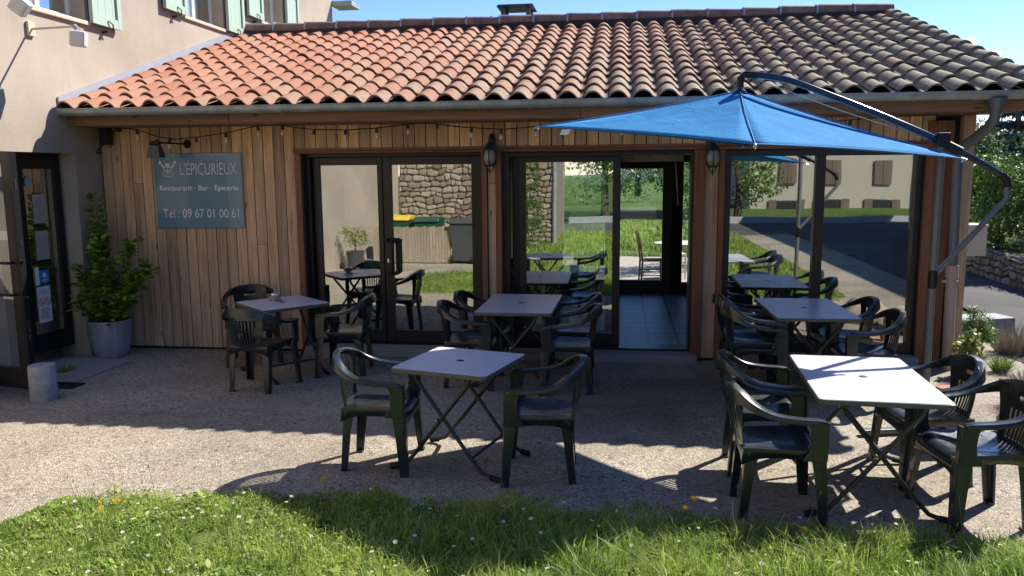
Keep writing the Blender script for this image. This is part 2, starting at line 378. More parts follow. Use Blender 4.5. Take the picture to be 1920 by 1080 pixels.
glass('door_glass', .48, (.80,.86,.80), wav=.1)
# others
M['concrete'] = mat('sill_concrete', (.30,.29,.27), .85)
mt = M['cast_concrete'] = mat('cast_concrete', rough=.85); k = N(mt); k.col(k.ramp(k.noise(k.pos(), 12, 6, .7), [(.3,(.25,.26,.28)),(.7,(.44,.45,.46))])); k.bump(k.noise(k.pos(), 30, 4), .4, .005)
M['shutter'] = mat('sage_green_paint', (.40,.50,.40), .6)
M['white_paint'] = mat('white_paint', (.72,.70,.64), .45)
M['cream_paint'] = mat('cream_paint', (.60,.52,.38), .5)
M['letterbox'] = mat('letterbox_beige', (.74,.66,.48), .45)
M['sign_blue'] = mat('sign_petrol_blue', (.115,.235,.30), .25, 0, .6, coat=.5)
M['sign_text'] = mat('sign_lettering', (.78,.78,.76), .5)
mt = M['zinc_pot'] = mat('ribbed_zinc_pot', rough=.6, metal=.3); k = N(mt)
k.col(k.ramp(k.noise(k.pos((6,6,1)), 4, 5), [(.3,(.24,.27,.30)),(.7,(.42,.46,.50))]))
mt = M['terracotta'] = mat('terracotta_pot', (.34,.17,.11), .8)
M['pvc'] = mat('pinkish_pvc', (.42,.33,.28), .5)
mt = M['floor_tile'] = mat('slate_floor_tile', rough=.22, spec=.6); k = N(mt); br = k.n('TexBrick'); br.offset = 0; br.inputs['Scale'].default_value = 1
br.inputs['Brick Width'].default_value = .33; br.inputs['Row Height'].default_value = .33; br.inputs['Mortar Size'].default_value = .015
br.inputs['Color1'].default_value = (.27,.34,.42,1); br.inputs['Color2'].default_value = (.33,.40,.49,1); br.inputs['Mortar'].default_value = (.004,.004,.005,1)
k.l(k.pos(), br.inputs[0]); k.col(br.outputs[0]); k.b.inputs['Roughness'].default_value = .38
M['room_wall'] = mat('room_wall_paint', (.42,.39,.35), .9)
M['core'] = mat('wall_core_dark', (.035,.028,.022), .95)
M['teal'] = mat('teal_paint', (.07,.27,.26), .5)
M['mint'] = mat('mint_paint', (.10,.36,.28), .45)
M['gravel'] = mt = mat('back_gravel', rough=.95); k = N(mt); k.col(k.ramp(k.noise(k.pos(), 25, 5), [(.3,(.30,.25,.2)),(.7,(.48,.42,.35))]))
M['stone'] = mt = mat('field_stone', rough=.9, spec=.15); k = N(mt)
c = k.ramp(k.rnd(), [(0,(.22,.17,.12)),(.5,(.34,.28,.2)),(1,(.44,.38,.29))])
k.col(k.mix(.7, c, k.ramp(k.noise(k.pos(), 9, 6, .7), [(.3,(.55,.55,.55)),(.7,(1.15,1.15,1.15))]), 'MULTIPLY')); k.bump(k.noise(k.pos(), 20, 5), .7, .02)
M['mortar'] = mt = mat('lime_mortar', (.24,.20,.155), .95); k = N(mt); k.bump(k.noise(k.pos(), 40, 4), .6, .01)
M['yellow_plastic'] = mat('yellow_plastic', (.75,.52,.03), .4)
M['green_plastic'] = mat('green_plastic', (.02,.08,.05), .4)
M['grey_plastic'] = mat('grey_plastic', (.06,.065,.07), .45)
M['paper'] = mat('white_paper', (.7,.7,.68), .6)
M['red_ink'] = mat('red_ink', (.6,.03,.03), .5)
M['blue_ink'] = mat('blue_ink', (.02,.22,.6), .5)
M['grey_ink'] = mat('grey_ink', (.3,.3,.3), .6)
M['bulb'] = mat('clear_bulb_glass', (.75,.6,.42), .1, 0, .8)
M['socket'] = mat('socket_green', (.012,.03,.03), .4)
M['lamp_glass'] = mat('lantern_glass', (.25,.23,.19), .12, 0, .7)
M['brown_shutter'] = mat('brown_shutter_paint', (.13,.085,.06), .6)
M['dark_room'] = mat('dark_interior', (.01,.01,.012), .8)
M['curtain'] = mat('net_curtain', (.5,.48,.44), .9)
M['rock'] = mt = mat('pink_rock', rough=.9); k = N(mt); k.col(k.ramp(k.noise(k.pos(), 8, 6), [(.3,(.26,.19,.14)),(.7,(.48,.38,.29))])); k.bump(k.noise(k.pos(), 14, 5), .6, .03)
M['ceramic'] = mat('amber_ceramic', (.45,.25,.11), .35)
M['slate_roof'] = mat('house_roof_tile', (.3,.14,.09), .8)
M['potting_soil'] = mat('potting_soil', (.03,.022,.015), .95)

F = 8.57      # plane of the plank facade
G = 8.77      # plane of the glazing

# ------------------------------------------------------------------ ground
def sheet(name, poly, z, mt, **kw):
    mb = MB(); mb.add([(x, y, z) for x, y in poly], [tuple(range(len(poly)))])
    return tag(mb.build(name, mt, **kw), kind='structure')
def edge_y(x):
    xs = [-9,-4.3,-3.85,-3.60,-3.45,-3.25,-2.9,-2.5,-1.72,-.83,.13,.88,1.47,2.19,3.2,4.0]
    ys = [-8.5,-7.5,2.2,3.80,4.38,4.50,4.58,4.52,4.66,4.60,4.58,4.48,4.50,4.42,4.4,4.3]
    return float(np.interp(x, xs, ys)) + .03*math.sin(x*7.3) + .025*math.sin(x*17+1) + .06*noise.noise(Vector((x*9, 3, 1)))
def left_x(y): return float(np.interp(y, [-9, 2.9, 3.25, 9], [-2.6, -2.75, -4.5, -4.5]))
def lawn_z(x, y):
    d = edge_y(x) - y
    if d < 0: return .0 if d > -.2 else -.02
    return min(.01+.055*d, .10) + .02*noise.noise(Vector((x*1.5, y*1.5, 0))) + .012*noise.noise(Vector((x*6, y*6, 3)))
sheet('ground', [(-400,-400),(400,-400),(400,600),(-400,600)], -.03, M['meadow'])
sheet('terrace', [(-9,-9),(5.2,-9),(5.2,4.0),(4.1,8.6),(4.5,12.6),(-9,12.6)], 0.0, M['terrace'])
sheet('gravel_yard', [(-5.8,12.9),(4.2,12.9),(4.2,19.2),(-5.8,19.6)], -.004, M['gravel'])
sheet('road', [(4.05,9.2),(5.1,4.0),(5.3,-14),(12,-14),(12,40),(6.2,40),(4.9,12)], .006, M['asphalt'])
sheet('street', [(-30,-14),(40,-14),(40,-8.6),(-30,-8.6)], .002, M['asphalt'])
# front lawn as a gently bumpy sheet
nx, ny = 150, 110
vs = []; fs = []
for j in range(ny):
    for i in range(nx):
        x = -4.4 + 7.9*i/(nx-1); t = (j/(ny-1))**1.6
        y = edge_y(x)-.09+.05*noise.noise(Vector((x*14, 5, 0))) - t*max(edge_y(x)+8.3, .01)
        vs.append((x, y, lawn_z(x, y) if j else .001))
for j in range(ny-1):
    for i in range(nx-1): fs.append((j*nx+i, (j+1)*nx+i, (j+1)*nx+i+1, j*nx+i+1))
fs = [f for f in fs if vs[f[0]][0] > left_x(vs[f[0]][1])]
o = np_mesh('lawn', vs, fs, M['soil'], smooth=True, auto=0); tag(o, kind='structure')
# meadow bank behind the house, with a far slope and hills
def terr(name, x0, x1, y0, y1, nx, ny, fz, mt):
    vs = []; fs = []
    for j in range(ny):
        for i in range(nx):
            x = x0+(x1-x0)*i/(nx-1); y = y0+(y1-y0)*j/(ny-1); vs.append((x, y, fz(x, y)))
    for j in range(ny-1):
        for i in range(nx-1): fs.append((j*nx+i, j*nx+i+1, (j+1)*nx+i+1, (j+1)*nx+i))
    return tag(np_mesh(name, vs, fs, mt, smooth=True, auto=0), kind='structure')
terr('meadow_bank', -30, 30, 19, 60, 60, 50, lambda x, y: -.02+.9*(1-math.exp(-(y-19)/2.2))*min(1,(y-19)) *.55 + .05*noise.noise(Vector((x, y, 0))), M['meadow'])
terr('hills', -400, 400, 120, 500, 80, 20, lambda x, y: -2+ (y-120)*.055*(1+.5*noise.noise(Vector((x*.012, y*.01, 5)))) , M['hill'])

# ------------------------------------------------------------------ grass blades
def blades(name, n, xr, yr, hmin, hmax, wd, zf, keep=None, mt='grass', lean=.5):
    x = RNG.uniform(xr[0], xr[1], n); y = RNG.uniform(yr[0], yr[1], n)
    ok = np.array([keep(a, b) for a, b in zip(x, y)]) if keep else np.ones(n, bool)
    x = x[ok]; y = y[ok]; n = len(x)
    z = np.array([zf(a, b) for a, b in zip(x, y)])
    cl = np.array([noise.noise(Vector((a*2.3, b*2.3, 9))) for a, b in zip(x, y)])
    h = (hmin + (hmax-hmin)*RNG.beta(1.6, 3.5, n)) * (1+.9*cl)
    h = h * np.array([hscale(a, b) for a, b in zip(x, y)])
    az = RNG.uniform(0, 2*np.pi, n)*.55 + np.array([noise.noise(Vector((a*5, b*5, 2)))*9 for a, b in zip(x, y)]); dx, dy = np.cos(az), np.sin(az)
    ln = h*(.1+RNG.beta(1.3, 2.2, n)*lean*2.6); fa = RNG.uniform(0, 2*np.pi, n); px, py = np.cos(fa)*wd, np.sin(fa)*wd
    wv = RNG.uniform(.5, 1.5, n)*np.where(RNG.random(n) < .06, 2.3, 1); h = h*np.sqrt(np.clip(1-(ln/h*.45)**2, .25, 1))
    V = np.zeros((n, 5, 3))
    V[:,0] = np.stack([x-px*wv, y-py*wv, z-.01], 1); V[:,1] = np.stack([x+px*wv, y+py*wv, z-.01], 1)
    mx, my, mz = x+dx*ln*.35, y+dy*ln*.35, z+h*.6
    V[:,2] = np.stack([mx+px*.75*wv, my+py*.75*wv, mz], 1); V[:,3] = np.stack([mx-px*.75*wv, my-py*.75*wv, mz], 1)
    V[:,4] = np.stack([x+dx*ln, y+dy*ln, z+h*.97], 1)
    b = (np.arange(n)*5)[:,None]
    T = np.concatenate([b+np.array([[0,1,2]]), b+np.array([[0,2,3]]), b+np.array([[3,2,4]])], 0)
    return np_mesh(name, V.reshape(-1,3), T, M[mt])
def hscale(x, y):
    d = edge_y(x)-y
    s = .35+.65*min(1, max(0, d)/.22)
    if y > 2.8: s *= .34 + .90/(1+math.exp(-(x+1.4)*2.2))
    return s
def near_keep(a, b):
    d = edge_y(a)-b; nz_ = noise.noise(Vector((a*7, b*5, 1)))
    if d < .30 and random.random() > (d+.17)/.36+1.3*nz_: return False
    return b < edge_y(a)+.16 and nz_ > -.55+.4*random.random()
o = blades('grass', 120000, (-4.3, 3.4), (2.7, 4.8), .02, .17, .0026, lawn_z, near_keep, lean=.75)
tag(o, 'green lawn grass in the foreground below the terrace', 'grass', kind='stuff')
o = blades('grass', 26000, (-4.2, 3.5), (-7.5, 2.7), .04, .16, .007, lawn_z, lambda a, b: b < edge_y(a) and a < 3.4 and a > left_x(b))
tag(o, 'lawn grass running on behind, mirrored in the windows', 'grass', kind='stuff')
o = blades('grass', 16000, (-6, 6), (19.1, 24), .15, .5, .012, lambda x, y: -.02+.9*(1-math.exp(-(y-19)/2.2))*min(1,(y-19))*.55, None)
tag(o, 'tall meadow grass seen through the back door beyond the gravel', 'grass', kind='stuff')
# clover and small broad leaves low in the turf
nl = 52000; lx = RNG.uniform(-4.2, 3.4, nl); ly = RNG.uniform(2.9, 4.75, nl)
okl = np.array([b < edge_y(a)+.03 and (noise.noise(Vector((a*3, b*3, 4))) + (.25 if a < -.8 else -.05)) > random.uniform(-.2, .35) for a, b in zip(lx, ly)]); lx = lx[okl]; ly = ly[okl]; nl = len(lx)
lz = np.array([lawn_z(a, b) for a, b in zip(lx, ly)]) + RNG.uniform(.004, .035, nl)*np.array([hscale(a, b) for a, b in zip(lx, ly)])*1.3
P = np.stack([lx, ly, lz], 1); nr = RNG.normal(size=(nl, 3))*.55+np.array([0, 0, 1.]); nr /= np.linalg.norm(nr, axis=1)[:,None]
t = np.cross(nr, RNG.normal(size=(nl, 3))); t /= np.linalg.norm(t, axis=1)[:,None]; s_ = np.cross(nr, t); L = RNG.uniform(.008, .026, nl)[:,None]*np.where(RNG.random(nl) < .03, 2.2, 1)[:,None]
V = np.stack([P, P+t*L*.3+s_*L*.3, P+t*L*.8+s_*L*.28, P+t*L*1.05, P+t*L*.8-s_*L*.28, P+t*L*.3-s_*L*.3], 1)
o = np_mesh('ground_cover', V.reshape(-1,3), (np.arange(nl)*6)[:,None]+np.array([[0,1,2,3,4,5]]), M['grass'])
tag(o, 'low clover and small leaves between the lawn grass', 'ground cover', kind='stuff')
# thin seed stalks
mb = MB()
for i in range(70):
    x = random.uniform(-3.2, 2.9); y = edge_y(x)-random.uniform(.02, .75); z = lawn_z(x, y); h = random.uniform(.12, .26)
    a = random.uniform(0, 6.28); L = h*random.uniform(.05, .45)
    pts = [(x+math.cos(a)*L*t*t, y+math.sin(a)*L*t*t, z+h*t) for t in (0, .35, .7, 1)]
    mb.tube(pts, [.0014, .0012, .001, .0008], 4)
    if random.random() < .7:
        q = pts[-1]; mb.tube([q, (q[0]+.004, q[1], q[2]+.018)], [.004, .0015], 5)
tag(mb.build('seed_stalks', M['dry_stem']), 'thin dry seed stalks standing above the lawn edge', 'grass stalks', kind='stuff')

def leaf_cloud(name, centers, radii, n, size, mt, parent=None, asp=.55, droop=0, shell=.5, fold=True):
    """Many leaf-shaped faces filling lumpy ellipsoids; centers (k,3), radii (k,3)."""
    centers = np.asarray(centers, float); radii = np.asarray(radii, float); k = len(centers)
    wgt = radii.prod(1)**.7; idx = RNG.choice(k, n, p=wgt/wgt.sum())
    d = RNG.normal(size=(n, 3)); d /= np.linalg.norm(d, axis=1)[:,None]
    r = shell + (1-shell)*RNG.random(n)**.6
    P = centers[idx] + d*radii[idx]*r[:,None]
    keepn = np.array([noise.noise(Vector(p*1.7/max(radii.max(), .3)*1.2)) for p in P]) > -.22
    P = P[keepn]; d = d[keepn]; n = len(P)
    nr = d*.7 + RNG.normal(size=(n, 3))*.7; nr[:,2] += .35; nr /= np.linalg.norm(nr, axis=1)[:,None]
    t = np.cross(nr, RNG.normal(size=(n, 3))); t /= np.linalg.norm(t, axis=1)[:,None]; t[:,2] -= droop
    t /= np.linalg.norm(t, axis=1)[:,None]
    s = np.cross(nr, t); s /= np.linalg.norm(s, axis=1)[:,None]
    L = size*RNG.uniform(.6, 1.3, n)[:,None]
    V = np.stack([P, P+t*L*.45+s*L*asp*.5-nr*L*.06, P+t*L, P+t*L*.45-s*L*asp*.5-nr*L*.06], 1)
    b = (np.arange(n)*4)[:,None]
    return np_mesh(name, V.reshape(-1,3), b+np.array([[0,1,2,3]]), M[mt], parent)
def trunk_mesh(base, h, r, limbs, spread, mtn='bark', parent=None, seed=1):
    rd = random.Random(seed); mb = MB(); bx, by, bz = base
    pts = [(bx+rd.uniform(-.04,.04)*t*h, by+rd.uniform(-.04,.04)*t*h, bz+h*t) for t in (0,.25,.5,.75,1)]
    mb.tube(pts, [r*1.25, r, r*.8, r*.55, r*.2], 9)
    for i in range(limbs):
        t = rd.uniform(.3, .92); a = rd.uniform(0, 6.28); L = spread*rd.uniform(.5, 1.0)
        p0 = Vector((bx, by, bz+h*t))
        q = [p0 + Vector((math.cos(a)*L*u, math.sin(a)*L*u, L*.55*u*u+.1*u)) for u in (0,.35,.7,1)]
        mb.tube(q, [r*.45*(1.1-t*.6), r*.3*(1.1-t*.6), r*.18, r*.05], 6)
    return mb.build('trunk', M[mtn], parent, smooth=True)
def tree(name, label, cat, x, y, z, h, rad, mtn, n, leaf, seed, group=None, crown_z=.35, lobes=14):
    rd = random.Random(seed)
    root = thing(name, label, cat, (x, y, z), group=group)
    cs = []; rs = []
    for i in range(lobes):
        a = rd.uniform(0, 6.28); u = rd.uniform(0, 1); rr = rad*rd.uniform(.15, .8)
        zz = h*(crown_z+(1-crown_z)*u); rr *= (1.0-.55*abs(u-.4))
        cs.append((math.cos(a)*rr, math.sin(a)*rr, zz)); s = rad*rd.uniform(.28, .5); rs.append((s, s, s*.75))
    leaf_cloud('crown', cs, rs, n, leaf, mtn, root, shell=.25)
    trunk_mesh((0,0,-.05), h*.8, max(.05, h*.022), 9, rad*.8, parent=root, seed=seed)
    return root

# ------------------------------------------------------------------ stone walls
def stones(mb, x0, x1, z0, z1, y, depth, ch, seed=1, face=-1, axis='x'):
    """irregular coursed stones; face -1 looks to -y"""
    rd = random.Random(seed); z = z0
    while z < z1-.02:
        hh = min(ch*rd.uniform(.7, 1.3), z1-z); x = x0 - rd.uniform(0, ch)
        while x < x1:
            ww = ch*rd.uniform(.8, 2.1); a, b = max(x, x0), min(x+ww, x1)
            if b-a > .03:
                cx, cz = (a+b)/2, z+hh/2; wx, wz = (b-a)/2-.008, hh/2-.008
                dd = rd.uniform(.0, depth*.35)
                ring = []
                for (ux, uz) in ((-1,-.62),(-.66,-1),(.6,-1),(1,-.6),(1,.6),(.62,1),(-.6,1),(-1,.64)):
                    ring.append((cx+wx*ux*rd.uniform(.86,1.02), cz+wz*uz*rd.uniform(.84,1.02)))
                def P(px, t, pz):
                    wx_ = noise.noise(Vector((px*1.6/ch*.26, pz*1.6/ch*.26, seed)))*ch*.55; wz_ = noise.noise(Vector((px*1.9/ch*.26, pz*1.9/ch*.26, seed+9)))*ch*.7
                    return (min(max(px+wx_, x0), x1), t, max(pz+wz_, z0))
                n = 8
                back = [P(p[0], y, p[1]) for p in ring]
                mid = [P(p[0], y+face*(depth*.7+dd), p[1]) for p in ring]
                fr = [P(cx+(p[0]-cx)*.72, y+face*(depth+dd), cz+(p[1]-cz)*.72) for p in ring]
                mb.add(back+mid+fr, [(i, (i+1)%n, n+(i+1)%n, n+i) for i in range(n)] + [(n+i, n+(i+1)%n, 2*n+(i+1)%n, 2*n+i) for i in range(n)] + [tuple(2*n+i for i in range(n))])
            x += ww
        z += hh

def W(mb, name, mt, root, sub=None, **kw):
    """build world-space geometry as a part of root (or a sub-part of one of its parts)"""
    return mb.build(name, mt, sub or root, off=tuple(root.location), **kw)

# ================================================================== the restaurant
B = thing('restaurant_building', 'low plank clad restaurant with a clay tile roof and three dark framed glass fronts', 'building', (-1.3, F, 0))
XL, XR = -5.83, 3.40
# plank cladding: each board is an island of one mesh
mb = MB(); rd = random.Random(3)
def boards(x0, x1, z0, z1, wd=.117, y=F):
    n = max(1, round((x1-x0)/wd)); ww = (x1-x0)/n
    for i in range(n):
        a = x0+i*ww+.005; b = x0+(i+1)*ww-.005; pr = rd.uniform(0, .006)
        if z1-z0 > 1.5 and rd.random() < .35:
            zc = rd.uniform(.5, 1.9)
            mb.box(a, y-pr, z0, b, y+.025, zc-.002); mb.box(a, y-pr-rd.uniform(-.003,.003), zc+.002, b, y+.025, z1)
        else: mb.box(a, y-pr, z0, b, y+.025, z1)
boards(XL+.02, -3.535, .03, 2.515)
boards(-3.53, .86, 2.262, 2.515, .121)
boards(.845, .99, .03, 2.262, .12)
boards(.86, 3.05, 2.262, 2.515, .121)
boards(-1.405, -1.315, .03, 2.262, .1)
W(mb, 'cladding', M['clad_wood'], B)
# wall core behind the planks (solid parts around the openings)
mb = MB()
mb.box(XL, F+.027, 0, -3.46, F+.19, 2.79); mb.box(-3.46, F+.027, 2.20, 2.98, F+.19, 2.79)
mb.box(-1.46, F+.027, .09, -1.26, F+.23, 2.2); mb.box(.76, F+.03, .0, 1.06, F+.19, 2.2); mb.box(2.98, F+.027, 0, 3.38, F+.19, 2.79)
mb.box(XL, F+.19, 0, XL+.1, 12.75, 2.6); mb.box(3.22, F+.19, 0, 3.385, 12.75, 2.6)
# back wall with the garden door and the slit window
mb.box(XL+.1, 12.75, 0, -.95, 12.9, 2.6); mb.box(-.95, 12.75, 2.18, 3.22, 12.9, 2.6); mb.box(1.14, 12.75, 0, 3.22, 12.9, 2.6)
mb.box(.79, 12.76, 0, .92, 12.88, 2.18)
W(mb, 'wall_core', M['core'], B)
mb = MB(); mb.box(XL+.1, 8.79, 2.42, 3.22, 12.75, 2.46); W(mb, 'ceiling', M['room_wall'], B)
mb = MB(); mb.box(XL+.1, 8.72, -.02, 3.22, 12.9, .085); W(mb, 'floor', M['floor_tile'], B)
mb = MB(); mb.prism([(F+.03, 2.49), (12.9, 2.6), (15.3, 3.0), (12.33, 3.93)], 3.30, 3.38, 'x'); W(mb, 'gable', M['clad_wood'], B)
# orange-brown trims round the openings
mb = MB()
for a, b in ((-3.527,-3.462), (-1.466,-1.409), (-1.312,-1.255), (.745,.845), (.991,1.048)):
    mb = MB(); mb.box(a, F-.028, .02, b, F+.18, 2.20); W(mb, 'side_trim', M['trim_wood'], B, bevel=.003)
for a, b in ((2.98,3.06),(3.063,3.15),(3.153,3.22)): mb = MB(); mb.box(a, F-.03, .02, b, F+.02, 2.455); W(mb, 'corner_board', M['trim_wood'], B, bevel=.003)
mb = MB()
mb.box(-3.54, F-.034, 2.202, .85, F+.18, 2.232); mb.box(-3.55, F-.022, 2.234, .86, F+.02, 2.2615)
mb.box(.985, F-.034, 2.202, 3.0, F+.18, 2.232); mb.box(.98, F-.022, 2.234, 3.0, F+.02, 2.262)
W(mb, 'head_trim', M['trim_wood_h'], B, bevel=.003)
mb = MB(); mb.box(3.285, F-.06, 0, 3.40, F+.03, 2.50); W(mb, 'corner_post', M['clad_wood'], B, bevel=.005)
mb = MB(); mb.box(-3.47, 8.42, -.01, -1.30, 8.80, .082); mb.box(-1.29, 8.40, -.01, .80, 8.80, .075); mb.box(1.0, 8.46, -.01, 3.0, 8.75, .10)
W(mb, 'sill', M['concrete'], B, bevel=.006)
# eaves beam and rafters
mb = MB(); mb.box(-5.88, 8.06, 2.508, -4.02, 8.12, 2.622); mb.box(-4.017, 8.066, 2.512, -.4, 8.12, 2.622); mb.box(-.397, 8.063, 2.508, 3.66, 8.12, 2.622)
W(mb, 'eaves_beam', M['beam_wood'], B, bevel=.003)
mb = MB(); mb.box(XL, 8.12, 2.505, 3.62, F+.03, 2.53); W(mb, 'soffit', M['beam_wood'], B)
# roof ---------------------------------------------------------------
SL = (4.10-2.70)/(12.33-7.97); RA = math.atan(SL); CR, SR = math.cos(RA), math.sin(RA)
mb = MB()
mb.prism([(7.99, 2.60), (12.33, 2.60+SL*4.34), (12.33, 2.66+SL*4.34), (7.99, 2.66)], XL+.01, 3.60, 'x')
mb.prism([(12.33, 2.60+SL*4.34), (15.4, 3.05), (15.4, 3.11), (12.33, 2.66+SL*4.34)], XL+.01, 3.60, 'x')  # unseen back slope, stretched far out to keep sun off the room floor
roof = W(mb, 'roof', M['underlay'], B)
TW = (3.66-(-5.82))/40; ROWS = 13; EX = 4.36/CR/ROWS
prof = []
for i in range(13):
    u = i/12
    if u < .76: a = math.pi*(u/.76); prof.append((u*TW,   .012+.064*math.sin(a)**.75))
    else: a = math.pi*((u-.76)/.24); prof.append((u*TW, .012-.012*math.sin(a)))
V = []; Q = []
for c in range(40):
    for r in range(ROWS):
        x0 = -5.82+c*TW+RNG.normal()*.003; s0 = r*EX-.02+RNG.normal()*.005; L = EX+.05; lift0 = .032+RNG.normal()*.003; lift1 = .004; tilt = RNG.normal()*.004
        b = len(V)
        for (s, lf, th) in ((s0, lift0, 1), (s0, lift0, 0), (s0+L*.5, (lift0+lift1)/2, 0), (s0+L, lift1, 0)):
            for k_, (px, ph) in enumerate(prof):
                hgt = ph+lf+tilt*(k_/6-1) - (.017 if th else 0)
                V.append((x0+px, 7.938+s*CR-hgt*SR*(0 if th else 1)-(0 if not th else hgt*SR), 2.655+s*SR+hgt*CR))
        for q in range(3):
            for k_ in range(12): Q.append((b+q*13+k_, b+q*13+k_+1, b+(q+1)*13+k_+1, b+(q+1)*13+k_))
V = [(x+1.3, y-F, z) for x, y, z in V]
np_mesh('roof_tiles', V, Q, M['tiles'], roof, smooth=True, auto=50)
# the far slope, plain row of tiles is out of sight: a few rolls at the verge and ridge
mb = MB()
for i in range(19):
    x = -5.80+i*.50; jt = rd.uniform(-.008,.008)
    pts = [(x+.52*t, 12.33+jt, 4.19+jt+.012*(1-t)) for t in (0, .5, 1)]
    mb.tube(pts, [.086, .083, .078], 14)
W(mb, 'ridge_tiles', M['ridge_clay'], B, roof, smooth=True)
mb = MB()
for i in range(19):
    x = -5.80+i*.50; mb.tube([(x-.012, 12.33, 4.20), (x+.012, 12.33, 4.20)], .095, 14)
W(mb, 'ridge_clips', M['flashing'], B, roof, smooth=True)
mb = MB(); mb.box(-5.82, 12.25, 4.00, 3.6, 12.42, 4.165); W(mb, 'ridge_bedding', M['underlay'], B, roof)
# verge tiles at the right end
mb = MB()
for r in range(ROWS):
    s0 = r*EX-.02; pts = []
    mb.tube([(3.66, 7.97+s0*CR-.05*SR, 2.655+s0*SR+.085), (3.66, 7.97+(s0+EX*1.1)*CR, 2.655+(s0+EX*1.1)*SR+.06)], [.092, .082], 12)
W(mb, 'verge_tiles', M['tiles'], B, roof, smooth=True)
mb = MB()
mb.prism([(7.93, 2.66), (12.33, 4.06), (12.33, 4.235), (7.93, 2.80)], XL+.003, XL+.02, 'x'); W(mb, 'flashing', M['flashing'], B, roof)
# gutter
mb = MB(); n = 10
for seg in range(19):
    x0 = -5.88+seg*.5; x1 = min(x0+.5, 3.70)
    pr = [(8.0-.062+.062*math.cos(a), 2.665-.066*math.sin(a)) for a in [math.pi*i/n for i in range(n+1)]]
    pi = [(8.0-.062+.057*math.cos(a), 2.665-.061*math.sin(a)) for a in [math.pi*i/n for i in range(n+1)]]
    vs = [(x0, p[0], p[1]) for p in pr]+[(x1, p[0], p[1]) for p in pr]+[(x0, p[0], p[1]) for p in pi]+[(x1, p[0], p[1]) for p in pi]
    mb.add(vs, [(i, i+1, n+2+i, n+1+i) for i in range(n)]+[(2*n+2+i, 3*n+3+i, 3*n+4+i, 2*n+3+i) for i in range(n)]+[(0, n+1, 3*n+3, 2*n+2)])
    mb.tube([(x0, 7.878, 2.668), (x1, 7.878, 2.668)], .009, 6)
    # joint band
    vs = [(x0+d, p[0]-(.002 if 0 else 0), p[1]-.003) for d in (-.012, .012) for p in [(7.938+.0665*math.cos(a), 2.665-.0705*math.sin(a)) for a in [math.pi*i/n for i in range(n+1)]]]
    mb.add(vs, [(i, i+1, n+2+i, n+1+i) for i in range(n)])
mb.prism([(7.875, 2.665),(8.0, 2.665),(7.985,2.62),(7.938,2.6),(7.89,2.62)], -5.885, -5.88, 'x')
mb.prism([(7.875, 2.665),(8.0, 2.665),(7.985,2.62),(7.938,2.6),(7.89,2.62)], 3.70, 3.705, 'x')
gut = W(mb, 'gutter', M['zinc'], B, smooth=True)
mb = MB()
for i in range(30):
    x = -5.7+i*.318; mb.box(x-.015, 7.88, 2.672, x+.015, 8.03, 2.678)
W(mb, 'gutter_hooks', M['flashing'], B, gut)
# downpipe
mb = MB()
mb.lathe([(.085, .0), (.06, -.06), (.045, -.11)], (3.33, 7.94, 2.61), 16)
mb.tube([(3.33,7.94,2.52),(3.335,7.97,2.44),(3.33,8.06,2.36),(3.27,8.22,2.26),(3.225,8.36,2.19),(3.21,8.42,2.12),(3.212,8.42,1.98)], .047, 14)
mb.tube([(3.212,8.42,2.06),(3.235,8.42,1.02)], .047, 16)
mb.tube([(3.212,8.42,2.055),(3.212,8.42,2.03)], .053, 16)
dp = W(mb, 'downpipe', M['dark_zinc'], B, smooth=True)
mb = MB(); mb.tube([(3.235,8.42,1.02),(3.25,8.42,.0)], .052, 16); mb.tube([(3.234,8.42,1.05),(3.237,8.42,.93)], .061, 16)
W(mb, 'lower_pipe', M['pvc'], B, dp, smooth=True)
mb = MB(); mb.tube([(3.24,8.42,.90),(3.24,8.42,.875)], .058, 16); mb.box(3.15, 8.40, .875, 3.20, 8.44, .905); W(mb, 'pipe_clamp', M['zinc'], B, dp)
# chimney
mb = MB(); cx, cy = -1.60, 12.75
mb.box(cx-.22, cy-.22, 3.9, cx+.22, cy+.22, 4.28); mb.box(cx-.24, cy-.24, 4.28, cx+.24, cy+.24, 4.315)
ch = W(mb, 'chimney', M['cast_concrete'], B, roof)
mb = MB()
for a in (-1, 1):
    for b in (-1, 1): mb.box(cx+a*.19-.03, cy+b*.19-.03, 4.315, cx+a*.19+.03, cy+b*.19+.03, 4.44)
mb.add([(cx-.28,cy-.28,4.44),(cx+.28,cy-.28,4.44),(cx+.28,cy+.28,4.44),(cx-.28,cy+.28,4.44),(cx-.26,cy-.26,4.47),(cx+.26,cy-.26,4.47),(cx+.26,cy+.26,4.47),(cx-.26,cy+.26,4.47)],
       [(0,3,2,1),(4,5,6,7),(0,1,5,4),(1,2,6,5),(2,3,7,6),(3,0,4,7)])
W(mb, 'chimney_cap', M['grey_plastic'], B, roof)

# glazing -------------------------------------------------------------
def frame_bars(mb, x0, x1, z0, z1, wl, wr, wt, wb, y0, y1):
    mb.box(x0, y0, z0, x0+wl, y1, z1); mb.box(x1-wr, y0, z0, x1, y1, z1)
    mb.box(x0+wl, y0, z1-wt, x1-wr, y1, z1); mb.box(x0+wl, y0, z0, x1-wr, y1, z0+wb)
def pane(x0, x1, z0, z1, y, mt, root, sub, thick=.018):
    # double glazing: the inner sheet sits a little out of parallel
    mb = MB(); mb.add([(x0,y,z0),(x1,y,z0),(x1,y,z1),(x0,y,z1)], [(0,1,2,3)])
    if mt is M['reflective_glass']:
        mb.cur = 1; mb.add([(x0,y+thick-.001,z0),(x1,y+thick+.001,z0),(x1,y+thick+.003,z1),(x0,y+thick+.001,z1)], [(0,1,2,3)]); mt = [mt, M['inner_glass']]
    return W(mb, 'glass', mt, root, sub)
